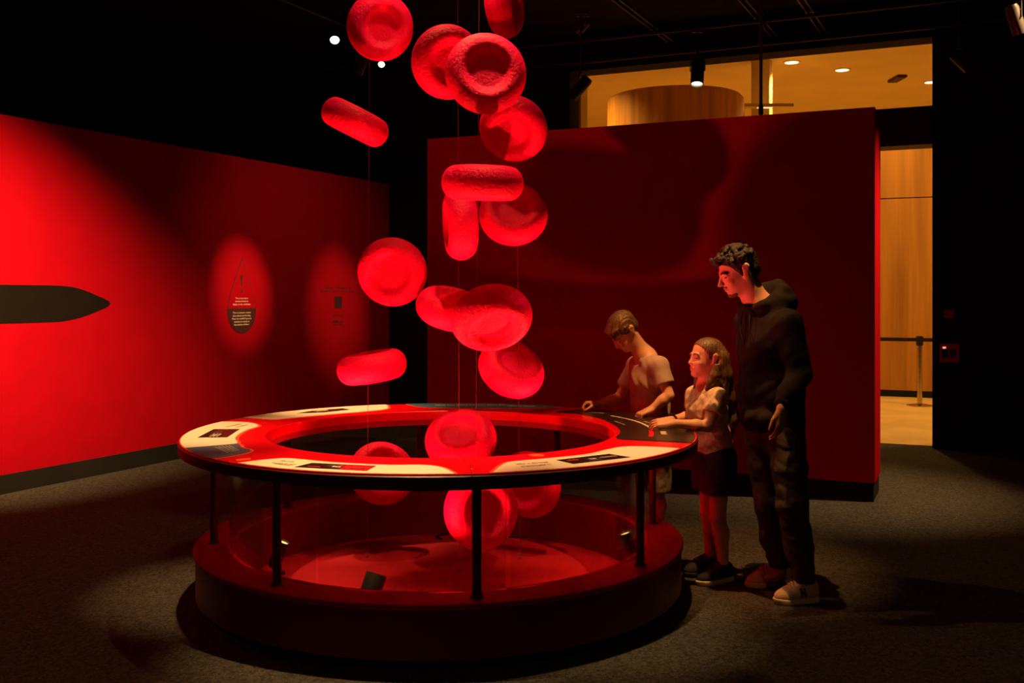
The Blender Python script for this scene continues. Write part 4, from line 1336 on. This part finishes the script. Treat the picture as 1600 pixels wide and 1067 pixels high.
obj('cuff', bm_cyl(Vector(cw - cd * 0.035), Vector(cw + cd * 0.022), 0.046, 0.040, seg=24, bevel=0.006), M['hoodie'], top, smooth=True, autosmooth=0.9)
S = Solid(mlo, mhi, 0.0058)
S.chain([(MJ['pel'] + np.array((0, 0, 0.03)), 0.112), (MJ['pel'] + np.array((0, 0, -0.05)), 0.118)], 0.03, (mL, 1.3))
for sd in 'LR':
    S.chain([(MJ['H' + sd], 0.092), (MJ['H' + sd] * 0.5 + MJ['K' + sd] * 0.5, 0.085), (MJ['K' + sd], 0.074), (MJ['K' + sd] * 0.45 + MJ['A' + sd] * 0.55, 0.070), (MJ['A' + sd] + np.array((0.006, 0, 0.0)), 0.050)], 0.025)
S.waves(0.0028, (60, 85, 110, 140), 9)
for sd in 'L':
    pass
S.cut((0, 0, 0.104), (0, 0, -1))
S.build('jeans', M['jeans'], man, 2)
shoe(man, np.array(PZ(1277, 940, 0)), np.array(PZ(1211, 943, 0)) , 1.0, M['shoe_tan'], M['shoe_sole'], M['lace'], 0.0035, M['strap'])
shoe(man, np.array(PZ(1236, 910, 0)), np.array(PZ(1166, 918, 0)), 1.0, M['shoe_tan'], M['shoe_sole'], M['lace'], 0.0035, M['strap'])
# hair: short sides, dense curls on top
S = Solid(mh.c - 0.22, mh.c + 0.24, 0.004)
mh.e(S, (-0.10, 0, 0.19), (0.43, 0.345, 0.345), 0.02)
mh.e(S, (-0.30, 0, -0.02), (0.22, 0.29, 0.28), 0.05)
for sg in (-1, 1): mh.k(S, (-0.02, 0.29 * sg, 0.16), (0.02, 0.285 * sg, -0.02), 0.06, 0.03, 0.03)
r = random.Random(4)
for i in range(120):
    th, ph = r.uniform(-2.6, 2.6), r.uniform(0.15, 1.45)
    f, l, u = 0.44 * math.cos(th) * math.cos(ph) - 0.06, 0.34 * math.sin(th) * math.cos(ph), 0.21 + 0.355 * math.sin(ph)
    mh.e(S, (f, l, u), (0.05, 0.05, 0.045), 0.012)
for i in range(18):
    l = r.uniform(-0.22, 0.22)
    mh.e(S, (0.37 + r.uniform(-0.03, 0.05) - l * l, l, 0.33 + r.uniform(-0.06, 0.10)), (0.055, 0.05, 0.05), 0.012)
mh.e(S, (0.34, 0, -0.06), (0.26, 0.5, 0.305), 0.03, 'sub')
for sg in (-1, 1): mh.e(S, (-0.085, 0.36 * sg, -0.02), (0.07, 0.10, 0.115), 0.02, 'sub')
for sg in (-1, 1): mh.k(S, (0.10, 0.262 * sg, 0.20), (0.015, 0.285 * sg, -0.08), 0.055, 0.028, 0.03)
S.cut(mh.p(0, 0, -0.31), -mh.U)
S.build('hair', M['hair_black'], man, 1)
# beard shadow along jaw and upper lip
S = Solid(mh.c - 0.2, mh.c + 0.2, 0.004)
mh.k(S, (-0.02, 0.225, -0.12), (0.22, 0.06, -0.41), 0.060, 0.082, 0.05)
mh.k(S, (-0.02, -0.225, -0.12), (0.22, -0.06, -0.41), 0.060, 0.082, 0.05)
mh.e(S, (0.27, 0, -0.42), (0.098, 0.11, 0.075), 0.04)
mh.k(S, (0.368, -0.085, -0.235), (0.368, 0.085, -0.235), 0.022, None, 0.01)
mh.k(S, (0.41, -0.09, -0.285), (0.41, 0.09, -0.285), 0.045, None, 0.01, 'sub')
S.build('beard', mat('dark_stubble', (0.16, 0.075, 0.05), 0.85, var=0.3, vscale=80), man, 1)

# ---- girl with long hair, arms on the table
GJ = dict(head=A(1102, 559, 5.42), nb=A(1107, 606, 5.44), SL=A(1121, 621, 5.34), SR=A(1086, 618, 5.54), chest=A(1104, 640, 5.44), waist=A(1110, 682, 5.44),
          pel=A(1115, 708, 5.44), HL=A(1125, 718, 5.38), HR=A(1108, 718, 5.49), KL=A(1121, 808, 5.35), KR=A(1107, 802, 5.49),
          AL=A(1130, 887, 5.37), AR=A(1109, 876, 5.53), TL=A(1090, 904, 5.30), TR=A(1076, 890, 5.47),
          EL=A(1106, 666, 5.26), WL=A(1050, 661, 5.24), ER=A(1082, 650, 5.58), WR=A(1049, 656, 5.44))
GC = dict(h=0.0042, s=0.74, tor=0.80, nk=0.72, hs=0.80, H=0.215, child=True, F=(-0.91, -0.42, 0), hF=(-0.92, -0.36, 0.08), brow=M['hair_girl'],
          handL=((-1, 0.05, 0.02), (0.1, 0.45, -0.9), (0, 0.9, 0.4)), poseL=((0.35, 0.6, 0.5), 0.05, (0.4, 0.5)),
          handR=((-1, -0.35, 0.02), (-0.1, -0.3, -0.9), (0.2, -0.9, 0.3)), poseR=((0.45, 0.6, 0.5), 0.05, (0.5, 0.5)))
girl, gh, gL, gF, glo, ghi = person('person', 'smaller child with long hair and cream patterned T-shirt, forearms on the table', GJ, GC)
S = Solid(glo, ghi, 0.0048)
fl = (gL, 1.36)
S.chain([(GJ['nb'] + np.array((0, 0, -0.035)), 0.062), (GJ['chest'], 0.089), (GJ['waist'], 0.090), (GJ['pel'] + np.array((0, 0, -0.04)), 0.099)], 0.04, fl)
S.cone(GJ['SL'], GJ['SR'], 0.050, 0.050, 0.04)
for sd in 'LR':
    pass
S.waves(0.0028, (50, 75, 100), 21)
for sd in 'LR': sleeve(S, GJ['S' + sd], 0.050, GJ['S' + sd] * 0.42 + GJ['E' + sd] * 0.58, 0.054)
S.cut(GJ['pel'] + np.array((0, 0, -0.045)), nv((-0.42, -0.15, -1)))
S.cone(gh.p(-0.02, 0, -0.55), gh.p(-0.08, 0, -0.70), 0.058, 0.050, 0.004, None, 'sub')
tee = S.build('t_shirt', M['tee_girl'], girl, 2)
S = Solid(glo, ghi, 0.0055)
S.chain([(GJ['pel'] + np.array((0, 0, 0.05)), 0.080), (GJ['pel'], 0.098), (GJ['pel'] + np.array((0, 0, -0.10)), 0.104)], 0.03, (gL, 1.22))
for sd in 'LR':
    S.chain([(GJ['H' + sd], 0.088), (GJ['H' + sd] * 0.42 + GJ['K' + sd] * 0.58, 0.094)], 0.02)
S.waves(0.0018, (60, 85), 4)
S.cut(A(1115, 766, 5.44), (0, 0, -1))
S.build('shorts', M['shorts'], girl, 2)
for sd in 'LR':
    a, t = GJ['A' + sd], GJ['T' + sd]
    f = nv((t - a) * np.array((1, 1, 0)))
    hp = np.array((a[0], a[1], 0)) - f * 0.058
    shoe(girl, hp, hp + f * 0.225, 0.92, M['shoe_dark'], M['shoe_sole'] if sd == 'L' else M['shoe_dark'], M['shoe_dark'], 0.004)
# long straight hair falling over the back
S = Solid(gh.c - np.array((0.22, 0.24, 0.52)), gh.c + np.array((0.30, 0.26, 0.20)), 0.0045)
gh.e(S, (-0.09, 0, 0.17), (0.425, 0.345, 0.345), 0.02)
gh.e(S, (-0.24, 0, -0.05), (0.26, 0.32, 0.36), 0.06)
gh.chain = None
nbk = GJ['nb']
back = -gF
for sg in (-1, 0, 1):
    S.chain([(gh.p(-0.32, 0.20 * sg, 0.0), 0.050), (gh.p(-0.40, 0.22 * sg, -0.40), 0.046), (nbk + back * 0.085 + gL * 0.055 * sg + np.array((0, 0, -0.06)), 0.042),
             (nbk + back * 0.105 + gL * 0.06 * sg + np.array((0, 0, -0.17)), 0.034), (nbk + back * 0.105 + gL * 0.05 * sg + np.array((0, 0, -0.26)), 0.016)], 0.03)
for sg in (-1, 1):                                   # lock in front of the shoulder and behind the ear
    S.chain([(gh.p(-0.16, 0.30 * sg, -0.16), 0.026), (gh.p(-0.10, 0.30 * sg, -0.42), 0.026), (gh.p(-0.02, 0.28 * sg, -0.60), 0.020), (gh.p(0.06, 0.27 * sg, -0.76), 0.010)], 0.02)
gh.e(S, (0.37, 0, -0.09), (0.33, 0.55, 0.40), 0.03, 'sub')
for sg in (-1, 1): gh.e(S, (-0.095, 0.37 * sg, -0.02), (0.085, 0.10, 0.11), 0.02, 'sub')
# strands: shallow grooves running down
sl, X, Y, Z = S.box(S.lo, S.lo + S.h * S.n)
ang = np.arctan2((Y - gh.c[1]), (X - gh.c[0] - 0.03))
S.g += np.where(np.abs(S.g) < 0.02, 0.0022 * np.sin(ang * 38 + 3 * np.sin(Z * 18)), 0).astype(np.float32)
S.build('hair', M['hair_girl'], girl, 1)
wd = nv(GJ['WR'] - GJ['ER'])
ws = GJ['WR'] - wd * 0.012
wb_ = bmesh.new()
bm_cyl(Vector(ws - wd * 0.009), Vector(ws + wd * 0.009), 0.0262, seg=24, bm=wb_)
wo = obj('wrist_watch', wb_, M['strap'], girl, smooth=True, autosmooth=0.8)
obj('watch_face', bm_cyl(Vector(ws + np.array((0, 0, 0.022))), Vector(ws + np.array((0, 0, 0.033))), 0.014, seg=18), M['strap'], wo)

# ---- boy leaning over the table
BJ = dict(head=A(973, 518, 6.00), nb=A(1009, 559, 6.05), SL=A(1030, 571, 5.92), SR=A(994, 570, 6.17), chest=A(1013, 594, 6.06), waist=A(1016, 638, 6.10),
          pel=A(1018, 672, 6.12), HL=A(1027, 682, 6.05), HR=A(1010, 682, 6.18), KL=A(1026, 768, 6.03), KR=A(1010, 768, 6.17),
          AL=A(1028, 836, 6.08), AR=A(1012, 836, 6.22), TL=A(985, 852, 5.98), TR=A(968, 848, 6.10),
          EL=A(1045, 618, 5.86), WL=A(1017, 640, 5.86), ER=A(968, 621, 6.26), WR=A(934, 631, 6.16))
BC = dict(h=0.0045, s=0.80, tor=0.86, nk=0.78, hs=0.86, H=0.222, child=True, F=(-0.88, -0.46, 0), hF=(-0.62, -0.36, -0.78), brow=M['hair_brown'],
          handL=((-0.82, -0.30, -0.30), (-0.25, -0.1, -0.95), (-0.3, 0.9, 0.1)), poseL=((0.75, 0.55, 0.35), 0.09, (0.5, 0.5)),
          handR=((-0.95, -0.12, 0.04), (-0.05, -0.3, -0.95), (0.1, -0.9, 0.3)), poseR=((0.8, 0.9, 0.6), 0.03, (0.5, 0.6)))
boy, bh, bL, bF, blo, bhi = person('person', 'child in dusty pink T-shirt bending over the table with lowered head', BJ, BC)
S = Solid(blo, bhi, 0.005)
fl = (bL, 1.36)
S.chain([(BJ['nb'] + np.array((0, 0, -0.022)), 0.070), (BJ['chest'], 0.097), (BJ['waist'], 0.097), (BJ['pel'] + np.array((0, 0, -0.02)), 0.104)], 0.04, fl)
S.cone(BJ['SL'], BJ['SR'], 0.054, 0.054, 0.04)
for sd in 'LR':
    pass
S.waves(0.003, (48, 70, 96), 31)
for sd in 'LR': sleeve(S, BJ['S' + sd], 0.054, BJ['S' + sd] * 0.36 + BJ['E' + sd] * 0.64, 0.058)
S.cut(BJ['pel'] + np.array((0, 0, -0.06)), (0, 0, -1))
S.cone(BJ['nb'] + np.array((-0.02, -0.01, 0.03)), BJ['nb'] + np.array((-0.03, -0.015, -0.005)), 0.052, 0.047, 0.004, None, 'sub')
S.build('t_shirt', M['tee_boy'], boy, 2)
S = Solid(blo, bhi, 0.006)
S.chain([(BJ['pel'] + np.array((0, 0, 0.05)), 0.09), (BJ['pel'] + np.array((0, 0, -0.08)), 0.105)], 0.03, (bL, 1.22))
for sd in 'LR':
    S.chain([(BJ['H' + sd], 0.088), (BJ['K' + sd] + np.array((0, 0, 0.02)), 0.085)], 0.02)
S.waves(0.004, (45, 70), 13)
S.cut(BJ['KL'] + np.array((0, 0, 0.0)), (0, 0, -1))
S.build('shorts', M['shorts_boy'], boy, 2)
for sd in 'LR':
    a, t = BJ['A' + sd], BJ['T' + sd]
    f = nv((t - a) * np.array((1, 1, 0)))
    hp = np.array((a[0], a[1], 0)) - f * 0.045
    shoe(boy, hp, hp + f * 0.225, 0.82, M['shoe_dark'], M['shoe_dark'], M['shoe_dark'], 0.005)
S = Solid(bh.c - 0.2, bh.c + 0.2, 0.004)
bh.e(S, (-0.09, 0, 0.18), (0.43, 0.35, 0.345), 0.02)
bh.e(S, (-0.27, 0, -0.02), (0.22, 0.29, 0.26), 0.05)
rb_ = random.Random(9)
for i in range(17):                                  # fringe falling forward in locks
    l = -0.25 + i * 0.031
    f = 0.36 - l * l * 2.2
    z1 = 0.12 + rb_.uniform(-0.05, 0.07) + abs(l) * 0.15
    bh.k(S, (f - 0.20, l * 0.75, 0.42 - l * l), (f, l, 0.30), 0.045, 0.032, 0.02)
    bh.k(S, (f, l, 0.30), (f + 0.055, l + rb_.uniform(-0.03, 0.05), z1), 0.032, 0.007, 0.012)
for sg in (-1, 1): bh.k(S, (0.02, 0.30 * sg, 0.18), (0.06, 0.29 * sg, 0.02), 0.055, 0.022, 0.03)
bh.e(S, (0.30, 0, -0.16), (0.25, 0.5, 0.30), 0.03, 'sub')
for sg in (-1, 1): bh.e(S, (-0.085, 0.37 * sg, -0.03), (0.075, 0.10, 0.115), 0.02, 'sub')
sl, X, Y, Z = S.box(S.lo, S.lo + S.h * S.n)
dX = (X - bh.c[0]) * bh.L[0] + (Y - bh.c[1]) * bh.L[1] + (Z - bh.c[2]) * bh.L[2]
S.g += np.where(np.abs(S.g) < 0.02, 0.002 * np.sin(dX * 420 + 4 * np.sin(Z * 30)), 0).astype(np.float32)
S.build('hair', M['hair_brown'], boy, 1)
